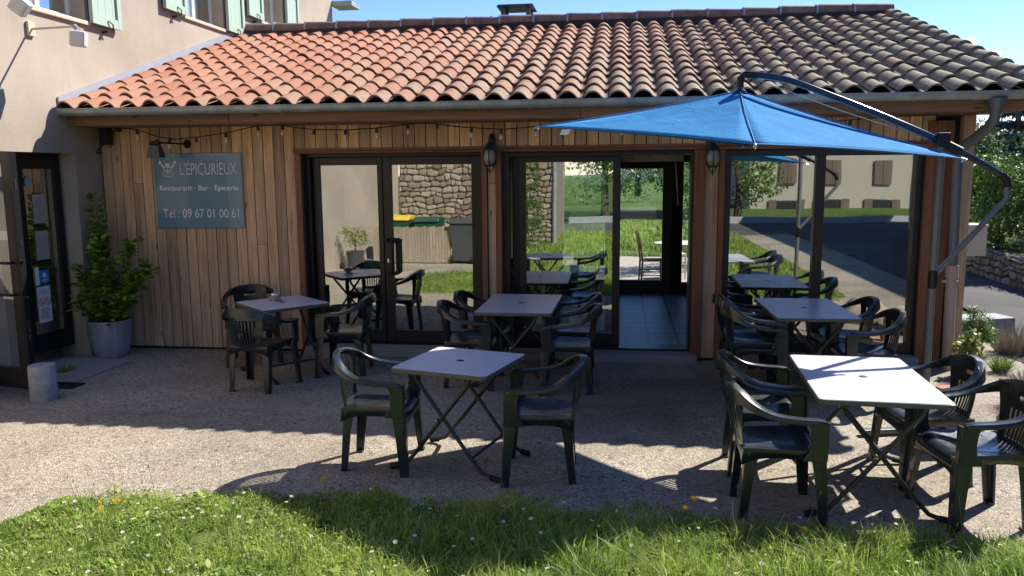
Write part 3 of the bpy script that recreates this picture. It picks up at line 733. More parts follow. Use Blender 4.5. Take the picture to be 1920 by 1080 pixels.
def pull(mb, x, y, z0, z1, s=1, out=.07):
    mb.tube([(x, y, z0), (x, y-out+.015, z0), (x, y-out, z0+.015), (x, y-out, z1-.015), (x, y-out+.015, z1), (x, y, z1)], .014, 10)
# double door
mb = MB(); frame_bars(mb, -3.462, -1.466, .082, 2.20, .05, .05, .03, .0001, F+.10, G+.06); mb.box(-3.41,F+.14,.0825,-1.516,G+.05,.092)
fr = W(mb, 'door_frame', M['alu_dark'], B)
for x0, x1, gl, grr in ((-3.408, -2.612, -3.327, -2.668), (-2.604, -1.52, -2.508, -1.613)):
    mb = MB(); frame_bars(mb, x0, x1, .095, 2.165, gl-x0, x1-grr, .088, .14, G-.025, G+.025)
    lf = W(mb, 'door_leaf', M['alu_dark'], B, bevel=.004)
    pane(gl-.002, grr+.002, .233, 2.079, G, M['reflective_glass'], B, lf)
    if x0 > -3:
        mb = MB()
        for i, (hx, sgn) in enumerate(((-2.55, 1), (-2.47, 1))):
            mb.tube([(hx-.03, G-.03, 1.24 if not i else 1.235), (hx+.02, G-.10-.03*i, 1.24)], .013, 8)
        hx = -2.545
        for (yy, x_a) in ((G-.09, -2.50), (G-.05, -2.44)):
            mb.tube([(-2.57, G-.025, 1.255), (x_a-.02, yy, 1.255), (x_a, yy, 1.235), (x_a, yy, .895), (x_a-.02, yy, .875), (-2.57, G-.025, .875)], .0145, 10)
        W(mb, 'handle', M['black'], B, lf, smooth=True)
        mb = MB(); mb.box(-2.575, G-.030, 1.0, -2.558, G-.026, 1.04); W(mb, 'lock', M['steel'], B, lf)
# sliding door
mb = MB(); frame_bars(mb, -1.255, .745, .076, 2.20, .07, .025, .045, .022, F+.08, G+.12)
W(mb, 'door_frame', M['alu_dark'], B)
for x0, x1, y, gl, grr in ((-1.095, -.005, G, -1.018, -.088), (-1.17, -.09, G+.065, -1.10, -.165)):
    mb = MB(); frame_bars(mb, x0, x1, .10, 2.165, gl-x0, x1-grr, .075, .14, y-.022, y+.022)
    lf = W(mb, 'sliding_leaf', M['alu_dark'], B, bevel=.004)
    pane(gl-.002, grr+.002, .238, 2.092, y, M['reflective_glass'] if y == G else M['plain_glass'], B, lf)
# big window
mb = MB(); frame_bars(mb, 1.049, 2.982, .10, 2.20, .07, .065, .07, .10, F+.05, G)
mb.box(1.955, F+.055, .20, 2.05, G-.005, 2.13)
fr = W(mb, 'window_frame', M['alu_dark'], B, bevel=.004)
pane(1.117, 1.957, .198, 2.132, F+.10, M['reflective_glass'], B, fr); pane(2.048, 2.919, .198, 2.132, F+.10, M['reflective_glass'], B, fr)
# garden door and slit window at the back
mb = MB(); frame_bars(mb, -.11, .79, .085, 2.18, .05, .15, .16, .20, 12.78, 12.86)
fr = W(mb, 'back_door', M['black'], B); pane(-.06, .64, .285, 2.02, 12.82, M['plain_glass'], B, fr)
mb = MB(); frame_bars(mb, -.95, -.11, .085, 2.18, .05, .10, .16, .20, 12.78, 12.86)
fr = W(mb, 'back_window', M['black'], B); pane(-.90, -.21, .285, 2.02, 12.82, M['plain_glass'], B, fr)
mb = MB(); frame_bars(mb, .92, 1.14, .085, 2.18, .03, .03, .07, .17, 12.78, 12.86)
fr = W(mb, 'back_window', M['black'], B); pane(.95, 1.11, .255, 2.11, 12.82, M['plain_glass'], B, fr)
# rolled blind over the open doorway
mb = MB()
for i in range(5): mb.box(-.03, 8.93, 2.09+i*.017, .66, 8.96, 2.103+i*.017)
mb.tube([(.575, 8.92, 2.08), (.61, 8.92, 1.62)], .006, 6)
W(mb, 'rolled_blind', M['fence_wood'], B)

# ================================================================== house on the left
HX = -5.83
Hs = thing('plaster_house', 'beige plaster house on the left with sage shutters and open dark glass door', 'house', (HX-1.5, 6.0, 0))
op = (6.95, 8.14, 2.225)   # doorway y0,y1,top
mb = MB()
wins = [(7.45, 8.50, 3.66, 4.9), (10.60, 11.70, 4.10, 5.3), (13.0, 13.9, 4.45, 5.7)]
# wall with real openings: columns between windows
ys = [-3.5] + [v for o_ in sorted([(op[0], op[1])]) for v in o_] + [16.4]
def wallseg(y0, y1, z0, z1):
    if y1-y0 > .001 and z1-z0 > .001: mb.box(HX-.35, y0, z0, HX, y1, z1)
wallseg(-3.49, op[0], 0, 3.3); wallseg(op[0], op[1], op[2], 3.3); wallseg(op[1], 16.4, 0, 3.3)
py = -3.49
for (a, b, z0, z1) in wins:
    wallseg(py, a, 3.3, 7.0); wallseg(a, b, 3.3, z0); wallseg(a, b, z1, 7.0); py = b
wallseg(py, 16.4, 3.3, 7.0)
mb.box(HX-8, 16.05, 0, HX-.35, 16.4, 7.0); mb.box(HX-8, -3.49, 0, HX-.35, -3.15, 7.0); mb.box(HX-8, -3.15, 0, HX-7.7, 16.05, 7.0)
W(mb, 'wall', M['plaster'], Hs)
mb = MB(); mb.prism([(HX+.6, 6.95),(HX-4, 8.6),(HX-8.6, 6.95),(HX-8.6, 7.1),(HX-4, 8.8),(HX+.6, 7.1)], -2.8, 17.0, 'y'); W(mb, 'roof', M['slate_roof'], Hs)
mb = MB(); mb.box(HX-.02, 16.38, 5.33, HX+.42, 16.9, 5.42); W(mb, 'porch_eave', M['zinc'], Hs)
mb = MB(); mb.box(HX-2.5, 6.5, .0, HX-2.4, 8.6, 2.6); mb.box(HX-2.4, 6.3, 2.5, HX-.36, 8.7, 2.6); W(mb, 'hallway', M['dark_room'], Hs)
for (a, b, z0, z1) in wins:
    mb = MB(); frm = MB()
    frm.box(HX-.20, a, z0, HX-.16, a+.05, z1); frm.box(HX-.20, b-.05, z0, HX-.16, b, z1); frm.box(HX-.20, a+.05, z0, HX-.16, b-.05, z0+.06)
    frm.box(HX-.20, (a+b)/2-.03, z0+.06, HX-.16, (a+b)/2+.03, z1)
    wf = W(frm, 'window', M['white_paint'], Hs)
    g_ = MB(); g_.add([(HX-.18,a+.05,z0+.06),(HX-.18,b-.05,z0+.06),(HX-.18,b-.05,z1),(HX-.18,a+.05,z1)], [(0,1,2,3)]); W(g_, 'pane', M['door_glass'], Hs, wf)
    c_ = MB(); c_.box(HX-.33, a-.1, z0-.1, HX-.30, b+.1, z1+.1); W(c_, 'curtain', M['curtain'], Hs, wf)
    mb.box(HX-.16, a-.04, z0-.045, HX+.035, b+.04, z0-.001); W(mb, 'window_sill', M['cream_paint'], Hs, bevel=.006)
    for side in (-1, 1):
        y0, y1 = (a-.56, a-.03) if side < 0 else (b+.03, b+.56)
        if y0 < 7.2 and side < 0: continue
        s_ = MB(); zb = z0-.01; xx = HX+.03
        nb = 4
        for q in range(nb): s_.box(xx, y0+(y1-y0)*q/nb+.002, zb, xx+.022, y0+(y1-y0)*(q+1)/nb-.002, z1)
        for (p0, p1) in ((y0, y0+.07), (y1-.07, y1)): s_.box(xx+.0225, p0, zb-.002, xx+.045, p1, z1)
        for zz in (zb-.003, zb+.62): s_.box(xx+.0228, y0+.07, zz, xx+.043, y1-.07, zz+.10)
        sh = W(s_, 'shutter', M['shutter'], Hs)
        h_ = MB(); h_.tube([(xx+.05, (y0+y1)/2, zb+.06), (xx+.07, (y0+y1)/2+.05, zb+.03), (xx+.05, (y0+y1)/2+.08, zb-.04)], .008, 6)
        h_.box(HX-.01, (y0+y1)/2-.02, zb-.07, HX+.07, (y0+y1)/2+.02, zb-.05); W(h_, 'shutter_catch', M['black'], Hs, sh)
# dark door set in the doorway
mb = MB()
xd = HX-.16
mb.box(xd-.04, 7.46, .14, xd, 7.54, op[2]-.01); mb.box(xd-.04, 8.00, .14, xd, 8.10, op[2]-.01); mb.box(xd-.04, 7.54, 2.06, xd, 8.00, op[2]-.01); mb.box(xd-.04, 7.54, .14, xd, 8.00, .34)
dl = W(mb, 'fixed_door_leaf', M['black'], Hs, bevel=.004)
g_ = MB(); g_.add([(xd-.02,7.54,.34),(xd-.02,8.0,.34),(xd-.02,8.0,2.06),(xd-.02,7.54,2.06)], [(0,1,2,3)]); W(g_, 'glass', M['door_glass'], Hs, dl)
def onleaf(name, y0, y1, z0, z1, mt, d=.004):
    m_ = MB(); m_.box(xd-.015, y0, z0, xd-.015+d, y1, z1); return W(m_, name, mt, Hs, dl)
onleaf('notice', 7.66, 7.84, 1.50, 1.80, M['plaster_pale']); onleaf('notice', 7.66, 7.84, 1.12, 1.42, M['plaster_pale'])
onleaf('sticker', 7.60, 7.655, .86, 1.05, M['paper']); onleaf('sticker', 7.66, 7.80, .875, 1.01, M['blue_ink'])
m_ = MB(); m_.lathe([(.0005,0),(.028,0)], (0,0,0), 16); m_ = MB()
m_.add([(xd-.009, 7.73+.028*math.cos(a), .955+.028*math.sin(a)) for a in [i*math.pi/8 for i in range(16)]], [tuple(range(16))])
m_.box(xd-.0105, 7.685, .902, xd-.0095, 7.775, .910); m_.box(xd-.0105, 7.70, .888, xd-.0095, 7.76, .894); W(m_, 'sticker_emblem', M['paper'], Hs, dl)
onleaf('notice', 7.61, 7.80, .46, .84, M['paper'])
m_ = MB()
def ring(mbx, x, cy, cz, r, t, ang):
    n = 24; o1 = [(x, cy+r*math.cos(a), cz+r*math.sin(a)) for a in [2*math.pi*i/n for i in range(n)]]; i1 = [(x, cy+(r-t)*math.cos(a), cz+(r-t)*math.sin(a)) for a in [2*math.pi*i/n for i in range(n)]]
    mbx.add(o1+i1, [(i, (i+1)%n, n+(i+1)%n, n+i) for i in range(n)])
    if ang is not None:
        d = Vector((0, math.cos(ang), math.sin(ang))); e = Vector((0, -math.sin(ang), math.cos(ang)))*t*.45; c = Vector((x+.0006, cy, cz))
        mbx.add([c-d*r*.9-e, c+d*r*.9-e, c+d*r*.9+e, c-d*r*.9+e], [(0,1,2,3)])
for cy_ in (7.658, 7.752): ring(m_, xd-.009, cy_, .68, .042, .009, -.8)
W(m_, 'prohibition_symbols', M['red_ink'], Hs, dl)
m_ = MB()
for q in range(9): m_.box(xd-.0105, 7.63, .50+q*.013, xd-.009, 7.78-.02*(q%3), .505+q*.013)
for q in range(3): m_.box(xd-.0105, 7.635, .765+q*.018, xd-.009, 7.77-.02*q, .772+q*.018)
for cy_, s_ in ((7.658, 1), (7.752, -1)): m_.box(xd-.0103, cy_-.02, .675, xd-.0093, cy_+.02, .683)
for zz in (1.52, 1.14):
    for q in range(11): m_.box(xd-.0105, 7.68, zz+q*.022, xd-.009, 7.82-.015*((q*7)%4), zz+.006+q*.022)
W(m_, 'notice_lines', M['grey_ink'], Hs, dl)
m_ = MB(); n = 20; m_.add([(xd-.010, 7.62+.055*math.cos(2*math.pi*i/n), 1.93+.055*math.sin(2*math.pi*i/n)) for i in range(n)], [tuple(range(n))]); W(m_, 'sticker', M['plaster_pale'], Hs, dl)
m_ = MB(); ring(m_, xd-.008, 7.62, 1.93, .048, .007, -.8); m_.box(xd-.0085, 7.59, 1.925, xd-.0075, 7.65, 1.935); W(m_, 'no_smoking_symbol', M['grey_ink'], Hs, dl)
# open leaf, swung out towards the terrace
dA = Vector((-5.350, 6.595, 0)); dirv = Vector((-.937, .35, 0)).normalized(); dirv = Vector((-.97, .243, 0)).normalized(); nv = Vector((-dirv.y, dirv.x, 0))
def leafbox(mbx, s0, s1, z0, z1, t=.05, o=0):
    Mx = Matrix((dirv, nv, Vector((0,0,1)))).transposed()
    c = dA + dirv*((s0+s1)/2) + nv*o + Vector((0,0,(z0+z1)/2)); mbx.obox(c, (s1-s0, t, z1-z0), Mx)
mb = MB(); LW = .95
leafbox(mb, 0, .095, .05, 2.20); leafbox(mb, LW-.09, LW, .05, 2.20); leafbox(mb, .095, LW-.09, 2.10, 2.20); leafbox(mb, .095, LW-.09, .05, .24)
ol = W(mb, 'open_door_leaf', M['alu_mid'], Hs, bevel=.004)
g_ = MB(); a_ = dA+dirv*.095; b_ = dA+dirv*(LW-.09); g_.add([(a_.x,a_.y,.24),(b_.x,b_.y,.24),(b_.x,b_.y,2.10),(a_.x,a_.y,2.10)], [(0,1,2,3)]); W(g_, 'glass', M['door_glass'], Hs, ol)
mb = MB(); leafbox(mb, -.040, -.0005, .05, 2.20, .056); 
W(mb, 'edge_seal', M['black'], Hs, ol)
mb = MB()
for z in (.93, 1.22):
    a_ = dA+dirv*.04; mb.tube([a_+Vector((0,0,z))+nv*.02, a_+Vector((0,0,z))+nv*.075], .011, 8)
a_ = dA+dirv*.04+nv*.075; b_ = dA+dirv*.19+nv*.08
mb.tube([a_+Vector((0,0,1.22)), b_+Vector((0,0,1.22)), b_+dirv*.015+Vector((0,0,1.20)), b_+dirv*.015+Vector((0,0,.95)), b_+Vector((0,0,.93)), a_+Vector((0,0,.93))], .014, 10)
W(mb, 'handle', M['black'], Hs, ol, smooth=True)
mb = MB()
for z in (.91, 1.235): 
    leafbox(mb, -.06, -.041, z-.008, z+.008, .016)
for z in (.55,.62,.68,1.4,1.9,1.95): leafbox(mb, -.0425, -.0405, z-.03, z+.02, .016)
W(mb, 'lock_strip', M['steel'], Hs, ol)
mb = MB(); leafbox(mb, .10, .22, 1.30+.12, 1.48+.02, .004, .004); leafbox(mb, .10, .25, .88, .925, .004, .004); W(mb, 'pull_sign', M['paper'], Hs, ol)
mb = MB(); mb.box(HX-.5, 6.95, -.02, HX+.62, 7.95, .012); mb.box(HX, 7.96, -.02, HX+.3, 8.15, .014); W(mb, 'door_step', M['concrete'], Hs)
mb = MB(); mb.box(HX+.0, 8.12, .05, HX+.008, 8.165, 2.26); W(mb, 'jamb_bead', M['plaster_pale'], Hs)

# ================================================================== sign
Sg = thing('restaurant_sign', 'blue-grey metal sign with white lettering screwed to the planks', 'sign', (-4.66, F-.012, 1.395))
mb = MB(); mb.box(-.515, -.010, 0, .515, .0, .828); mb.build('panel', M['sign_blue'], Sg, bevel=.003)
def text(body, x, z, h, wd, mt, parent, bold=0.0, y=-.0125):
    cu = bpy.data.curves.new('lettering', 'FONT'); cu.body = body; cu.size = 1; cu.extrude = .004; cu.offset = bold; cu.resolution_u = 3
    ob = bpy.data.objects.new('lettering', cu); COL.objects.link(ob)
    bpy.context.view_layer.update()
    me = bpy.data.meshes.new_from_object(ob.evaluated_get(bpy.context.evaluated_depsgraph_get()))
    bpy.data.objects.remove(ob); co = np.empty(len(me.vertices)*3, np.float32); me.vertices.foreach_get('co', co); co = co.reshape(-1, 3)
    x0, x1 = co[:,0].min(), co[:,0].max(); z0, z1 = co[:,1].min(), co[:,1].max()
    out = np.zeros_like(co); out[:,0] = x+(co[:,0]-x0)/(x1-x0)*wd; out[:,2] = z+(co[:,1]-z0)/(z1-z0)*h; out[:,1] = y-co[:,2]*.3
    me.vertices.foreach_set('co', out.ravel()); me.update(); me.materials.clear()
    return link_mesh('lettering', me, mt, parent)
text("L'ÉPICURIEUX", -.205, .59, .165, .665, M['sign_text'], Sg, -.012)
text("Restaurant · Bar · Epicerie", -.46, .40, .075, .93, M['sign_text'], Sg, .018)
text("Tél : 09 67 01 00 61", -.44, .115, .10, .90, M['sign_text'], Sg, .0)
mb = MB(); cxx, czz = -.35, .60
def arc(x, z, rx, rz, a0, a1, r=.005, n=14):
    mb.tube([(x+rx*math.cos(a0+(a1-a0)*i/n), -.013, z+rz*math.sin(a0+(a1-a0)*i/n)) for i in range(n+1)], r, 5)
arc(cxx, czz+.005, .066, .034, 0, 2*math.pi, .0045)                       # oval at the foot
mb.tube([(cxx, -.013, czz+.0), (cxx, -.013, czz+.075)], .005, 5); mb.tube([(cxx-.03, -.013, czz-.005), (cxx, -.013, czz+.035), (cxx+.03, -.013, czz-.005)], .005, 5)
mb.prism([(cxx-.03, czz+.12), (cxx-.024, czz+.085), (cxx, czz+.068), (cxx+.024, czz+.085), (cxx+.03, czz+.12)], -.016, -.0105, 'y')
arc(cxx, czz+.125, .031, .045, 0, math.pi, .0025)
for s in (-1, 1):
    mb.tube([(cxx+s*.008, -.013, czz+.03), (cxx+s*.05, -.013, czz+.06), (cxx+s*.078, -.013, czz+.115)], .004, 5)
    for (ax, az, sz) in ((.088, .125, .024), (.062, .085, .02), (.042, .075, .016)):
        mb.prism([(cxx+s*(ax-sz), czz+az), (cxx+s*ax, czz+az-sz*.9), (cxx+s*(ax+sz*.8), czz+az+sz*.3), (cxx+s*(ax+sz*.1), czz+az+sz*1.2)], -.016, -.0105, 'y')
mb.build('emblem', M['sign_text'], Sg)
mb = MB()
for sx_, sz_ in ((-.495,.02),(.495,.02),(.495,.808),(-.495,.808)): mb.sphere((sx_, -.011, sz_), .007, 8, 6)
mb.build('screw', M['steel'], Sg)

# sign spotlight
Sp = thing('sign_spotlight', 'black hooded spotlight on a short arm above the left corner of the blue sign', 'spotlight', (-4.79, F, 2.325))
mb = MB(); mb.tube([(.02,-.006,0),(.02,-.035,0)], [.048,.02], 14); mb.tube([(.02,-.03,0),(-.01,-.16,.0),(-.12,-.33,.005)], .009, 8); mb.build('arm', M['black'], Sp, smooth=True)
mb = MB()
mb.add([(-.235,-.40,-.15),(-.09,-.40,-.15),(-.09,-.27,-.15),(-.235,-.27,-.15),(-.215,-.37,-.03),(-.11,-.37,-.03),(-.11,-.30,-.03),(-.215,-.30,-.03)], [(4,5,6,7),(0,1,5,4),(1,2,6,5),(2,3,7,6),(3,0,4,7)])
mb.build('hood', M['grey_plastic'], Sp, solid=.004)
mb = MB(); mb.tube([(-.22,-.335,0),(-.11,-.335,0)], .024, 12); mb.box(-.15,-.35,-.03,-.135,-.32,.04); mb.build('lamp_body', M['black'], Sp)

# wall lanterns
def lantern():
    t = thing('wall_lantern', 'black wall lantern on the pillar between the double door and the sliding door', 'lantern', (-1.35, F, 2.30), group='black lanterns on the facade')
    mb = MB(); mb.lathe([(.001,.09),(.02,.075),(.035,.04),(.04,0),(.035,-.04),(.02,-.075),(.001,-.09)], (0,-.03,0), 14, 1, .4); mb.build('back_plate', M['black'], t, smooth=True)
    mb = MB(); mb.tube([(0,-.03,.03),(0,-.10,.075),(0,-.17,.04),(0,-.17,-.03)], .011, 8); mb.build('arm', M['black'], t, smooth=True)
    y = -.17
    mb = MB(); mb.lathe([(.012,.03),(.018,.0),(.045,-.03),(.06,-.055),(.074,-.075),(.070,-.085),(.001,-.085)], (0,y,0), 8); mb.build('cap', M['socket'], t)
    mb = MB(); mb.lathe([(.055,-.086),(.072,-.13),(.075,-.17),(.062,-.21),(.04,-.235),(.001,-.238)], (0,y,0), 16); mb.build('glass_globe', M['lamp_glass'], t, smooth=True)
    mb = MB()
    for i in range(6):
        a = math.pi/6+i*math.pi/3; mb.tube([(r*math.cos(a), y+r*math.sin(a), z) for r, z in ((.066,-.085),(.077,-.13),(.080,-.17),(.067,-.212),(.047,-.24))], .0055, 6)
    mb.lathe([(.05,-.236),(.052,-.246),(.03,-.252),(.001,-.252)], (0,y,0), 12)
    for i in range(3):
        a = i*2.094+.5; mb.tube([(.045*math.cos(a), y+.045*math.sin(a), -.25), (.03*math.cos(a), y+.03*math.sin(a), -.28), (.004*math.cos(a), y+.004*math.sin(a), -.305)], .005, 6)
    mb.lathe([(.001,-.29),(.008,-.305),(.001,-.34)], (0,y,0), 8); mb.build('cage', M['black'], t, smooth=True)
    return t
l0 = lantern()
l1 = copy_tree(l0); l1.location = (.905, F, 2.27); l1['label'] = 'black wall lantern under the blue umbrella, left of the big window'
# corner lamp at the left end
Cl = thing('corner_lamp', 'black lamp box and junction in the left corner under the eaves', 'lamp', (-5.66, 8.45, 2.44))
mb = MB(); mb.box(-.045,-.06,-.12,.045,.06,.06); mb.build('housing', M['black'], Cl, bevel=.01)
mb = MB(); mb.tube([(-.02,-.02,-.10),(-.05,-.06,-.17)], .008, 6); mb.tube([(.05,0,.0),(.14,.02,.05)], .007, 6); mb.sphere((.15,.02,.05), .03); mb.build('bracket', M['black'], Cl)
mb = MB(); mb.sphere((-.055,-.06,-.19), .034); mb.build('lens', M['socket'], Cl, smooth=True)
# string lights
St = thing('string_lights', 'dark cable of small bulbs strung along under the eaves', 'string lights', (-5.5, 8.38, 2.5))
pts = [(-5.66,2.50),(-5.45,2.50),(-5.246,2.481),(-5.0,2.40),(-4.806,2.372),(-4.552,2.385),(-4.218,2.43),(-3.868,2.50),(-3.72,2.505),(-3.581,2.50),(-3.40,2.47),(-3.228,2.452),(-2.876,2.442),(-2.546,2.455),(-2.211,2.49),(-2.05,2.50),(-1.898,2.49),(-1.70,2.46),(-1.533,2.447),(-1.227,2.425),(-.95,2.44),(-.6,2.48),(-.2,2.47),(.3,2.44),(.8,2.49),(1.3,2.45),(1.9,2.44),(2.5,2.49),(3.0,2.50)]
W_ = lambda x, z: (x, 8.38+.02*math.sin(x*3), z)
mb = MB(); mb.tube([W_(*p) for p in pts], .0055, 5); W(mb, 'cable', M['black'], St)
for i, (x, z) in enumerate([(-5.246,2.478),(-4.85,2.37),(-4.552,2.382),(-4.218,2.427),(-3.868,2.497),(-3.581,2.497),(-3.228,2.448),(-2.876,2.438),(-2.546,2.452),(-2.211,2.487),(-1.898,2.487),(-1.533,2.443),(-1.227,2.42),(-.87,2.445),(-.5,2.47),(.0,2.45),(1.6,2.44),(2.2,2.46)]):
    p = W_(x, z); tl = (.01*math.sin(i*5), .012*math.cos(i*3))
    mb = MB(); mb.tube([(p[0],p[1],p[2]+.008),(p[0]+tl[0],p[1]+tl[1],p[2]-.045)], [.014,.018], 10); so = W(mb, 'socket', M['socket'], St, smooth=True)
    if i % 4 != 2: 
        mb = MB(); mb.lathe([(.011,-.045),(.013,-.06),(.02,-.078),(.018,-.095),(.001,-.105)], (p[0]+tl[0], p[1]+tl[1], p[2]), 10); W(mb, 'bulb', M['bulb'], St, so, smooth=True)

# flood lamps on brackets on the house wall
def flood(name, label, y, z, L, hang):
    t = thing(name, label, 'wall lamp', (HX, y, z), group='cream lamps on arms from the house wall')
    mb = MB(); mb.box(0,-.05,-.07,.03,.05,.07); mb.tube([(.02,0,0),(L,0,.012)], .012, 8); mb.build('bracket', M['cream_paint'], t, bevel=.004)
    mb = MB()
    Mx = Matrix.Rotation(hang[1], 3, 'Y') @ Matrix.Rotation(hang[0], 3, 'Z')
    mb.obox((L+.02, .0, -.11), (.15, .11, .15), Mx); mb.build('lamp_head', M['white_paint'], t, bevel=.02)
    mb = MB(); mb.tube([(L-.02,0,.02),(L+.02,0,-.02)], .022, 10); mb.build('knuckle', M['zinc'], t)
    return t
flood('wall_lamp', 'cream lamp at the end of a straight arm above the doorway', 7.614, 3.43, .50, (.3, .1))
flood('wall_lamp', 'white lamp cut by the top left edge of the photo', 6.95, 3.62, .42, (.2, .7))

# ================================================================== furniture
def xlerp(a, b, t): return tuple(a[i]+(b[i]-a[i])*t for i in range(len(a)))
def catmull(pts, n=6):
    P = [np.array(p, float) for p in pts]; P = [2*P[0]-P[1]] + P + [2*P[-1]-P[-2]]; out = []
    for i in range(1, len(P)-2):
        for k_ in range(n):
            t = k_/n; a, b, c, d = P[i-1:i+3]
            out.append(.5*((2*b)+(-a+c)*t+(2*a-5*b+4*c-d)*t*t+(-a+3*b-3*c+d)*t**3))
    out.append(P[-2]); return out
def ribbon(mb, path, prof_fn, closed=True):
    """sweep a cross-section given in (outward, up) coordinates along a path"""
    k = len(path); vs = []; n = None
    for i, p in enumerate(path):
        t = path[min(i+1,k-1)]-path[max(i-1,0)]; t = t/np.linalg.norm(t)
        outv = np.cross(t, np.array([0,0,1.])); outv /= np.linalg.norm(outv); upv = np.cross(outv, t)
        pr = prof_fn(i/(k-1)); n = len(pr)
        for (a, b) in pr: vs.append(tuple(p+outv*a+upv*b))
    fs = [(i*n+j, i*n+(j+1)%n, (i+1)*n+(j+1)%n, (i+1)*n+j) for i in range(k-1) for j in range(n)]
    fs += [tuple(range(n))[::-1], tuple((k-1)*n+j for j in range(n))]
    mb.add(vs, fs)
# The chair faces +x in its own space: front legs at x=+.21, back legs at x=-.21
def make_chair(handle=False):
    t = thing('garden_chair', 'chair', 'chair')
    # seat: dished, with a curled front and a skirt
    nu, nv = 15, 15; vs = []
    def seat_pt(u, v):     # u front-back 0..1 (0 back), v -1..1
        hw = .195+.055*u; x = -.215+.45*u; y = v*hw
        if u > .85: x -= .02*abs(v)**3
        z = .425+.010*u - .020*math.sin(math.pi*min(1, max(0, u*1.05)))*(1-v*v) + .012*v*v
        if u > .86: z -= ((u-.86)/.14)**2*.035
        return (x, y, z)
    for i in range(nu):
        for j in range(nv): vs.append(seat_pt(i/(nu-1), -1+2*j/(nv-1)))
    fs = [(i*nv+j, (i+1)*nv+j, (i+1)*nv+j+1, i*nv+j+1) for i in range(nu-1) for j in range(nv-1)]
    # skirt down from the rim
    rim = [(i, 0) for i in range(nu)] + [(nu-1, j) for j in range(1, nv)] + [(i, nv-1) for i in range(nu-2, -1, -1)] + [(0, j) for j in range(nv-2, 0, -1)]
    base = len(vs); nr = len(rim)
    for q, (i, j) in enumerate(rim):
        p = vs[i*nv+j]; u = i/(nu-1); v = -1+2*j/(nv-1)
        arch = .045+.05*max(abs(u-.5)*2, 0)**3 if j in (0, nv-1) else .04+.06*abs(v)**3
        k_ = 1.03; vs.append((p[0]*k_, p[1]*k_, p[2]-arch))
    fs += [(rim[q][0]*nv+rim[q][1], base+q, base+(q+1)%nr, rim[(q+1)%nr][0]*nv+rim[(q+1)%nr][1]) for q in range(nr)]
    mb = MB(); mb.add(vs, fs)
    mb.build('seat', M['resin'], t, smooth=True, solid=.006, auto=45)
    # legs: angle sections, tapered and splayed
    def leg(x0, y0, x1, y1, wt, wb, ztop, sx, sy):
        mb = MB(); r0, r1 = [], []
        th = .012
        for (x, y, wd, z) in ((x1, y1, wb, 0.0), (x1+(x0-x1)*.6, y1+(y0-y1)*.6, wb+(wt-wb)*.45, ztop*.6), (x0, y0, wt, ztop)):
            # L shape with rounded corner: outer corner at (x,y); arms run inwards
            sec = [(0, wd), (0, .25*wd), (.05*wd, .07*wd), (.25*wd, 0), (wd, 0), (wd, th), (.3*wd, th), (th+.1*wd, .1*wd+th*.6), (th, .3*wd), (th, wd)]
            r0.append([(x - sx*a, y - sy*b, z) for a, b in sec])
        vs = [p for ring_ in r0 for p in ring_]; n = 10
        fs = [(i*n+j, i*n+(j+1)%n, (i+1)*n+(j+1)%n, (i+1)*n+j) for i in range(2) for j in range(n)] + [tuple(range(n))[::-1], tuple(2*n+j for j in range(n))]
        mb.add(vs, fs)
        # filled foot pad
        x, y = x1, y1; mb.box(min(x, x-sx*wb), min(y, y-sy*wb), 0, max(x, x-sx*wb), max(y, y-sy*wb), .012)
        return mb.build('leg', M['resin'], t, smooth=True, auto=50)
    for s in (-1, 1):
        leg(.225, s*.262, .245, s*.29, .085, .050, .43, 1, s)
        leg(-.205, s*.205, -.235, s*.205, .075, .046, .425, -1, s)
    # arm + top rail: one hoop
    half = [(.205, .275, .632), (.16, .282, .640), (.05, .287, .646), (-.06, .283, .662), (-.15, .262, .700), (-.225, .205, .752), (-.275, .11, .785), (-.292, 0, .795)]
    path = catmull(half + [(p[0], -p[1], p[2]) for p in half[-2::-1]], 5)
    def pf(u):
        b = max(0, 1-abs(u-.5)/.30); b = b*b*(3-2*b); skirt = .028+(.085 if handle else .05)*b; lip = .040-.008*b
        return [(-lip*.4, .0), (lip*.75, .004), (lip, -.004), (lip*.98, -.016), (lip*.8, -.010), (-lip*.15, -.012), (-lip*.35-.012*b, -skirt), (-lip*.5-.012*b, -skirt), (-lip*.55, -.010)]
    path = path[::-1]
    mb = MB(); ribbon(mb, path, pf)
    if handle: pass
    mb.build('top_rail', M['resin'], t, smooth=True, auto=50)
    # arm supports: broad panel from arm front down into the front leg
    for s in (-1, 1):
        mb = MB(); y0 = s*.272; y1 = s*.262
        out = [(.222,.40),(.226,.52),(.222,.60),(.205,.632),(.10,.636),(.075,.622),(.112,.612),(.130,.585),(.138,.52),(.132,.46),(.105,.425),(.09,.40)]
        mb.prism(out, y0-.006, y0+.006, 'y')
        mb.box(.214, min(y0, y0-s*.045), .41, .226, max(y0, y0-s*.045), .622)
        mb.build('arm_support', M['resin'], t, smooth=True, auto=40, bevel=.003)
    # back splat with slots
    mb = MB()
    def bp(a, h):     # a lateral -1..1, h 0..1 height
        hw = .115+.035*h; y = a*hw; z = .405+.345*h
        x = -.212-.062*h+.015*math.sin(h*3.1)*-1 + .030*a*a*(h) + .01*a*a
        return Vector((x, y, z))
    ns = 7; solid_w = .16
    edges = [-1.25, -.86]
    for i in range(ns-1):
        c = -.86+1.72*(i+.5+.0)/(ns-1)*1.0
        edges += []
    slots = [(-.86+1.72*(i+.22)/ns, -.86+1.72*(i+.78)/ns) for i in range(ns)]
    bars = []; prev = -1.22
    for a, b in slots: bars.append((prev, a)); prev = b
    bars.append((prev, 1.22))
    hs0, hs1 = .13, (.62 if handle else .80)
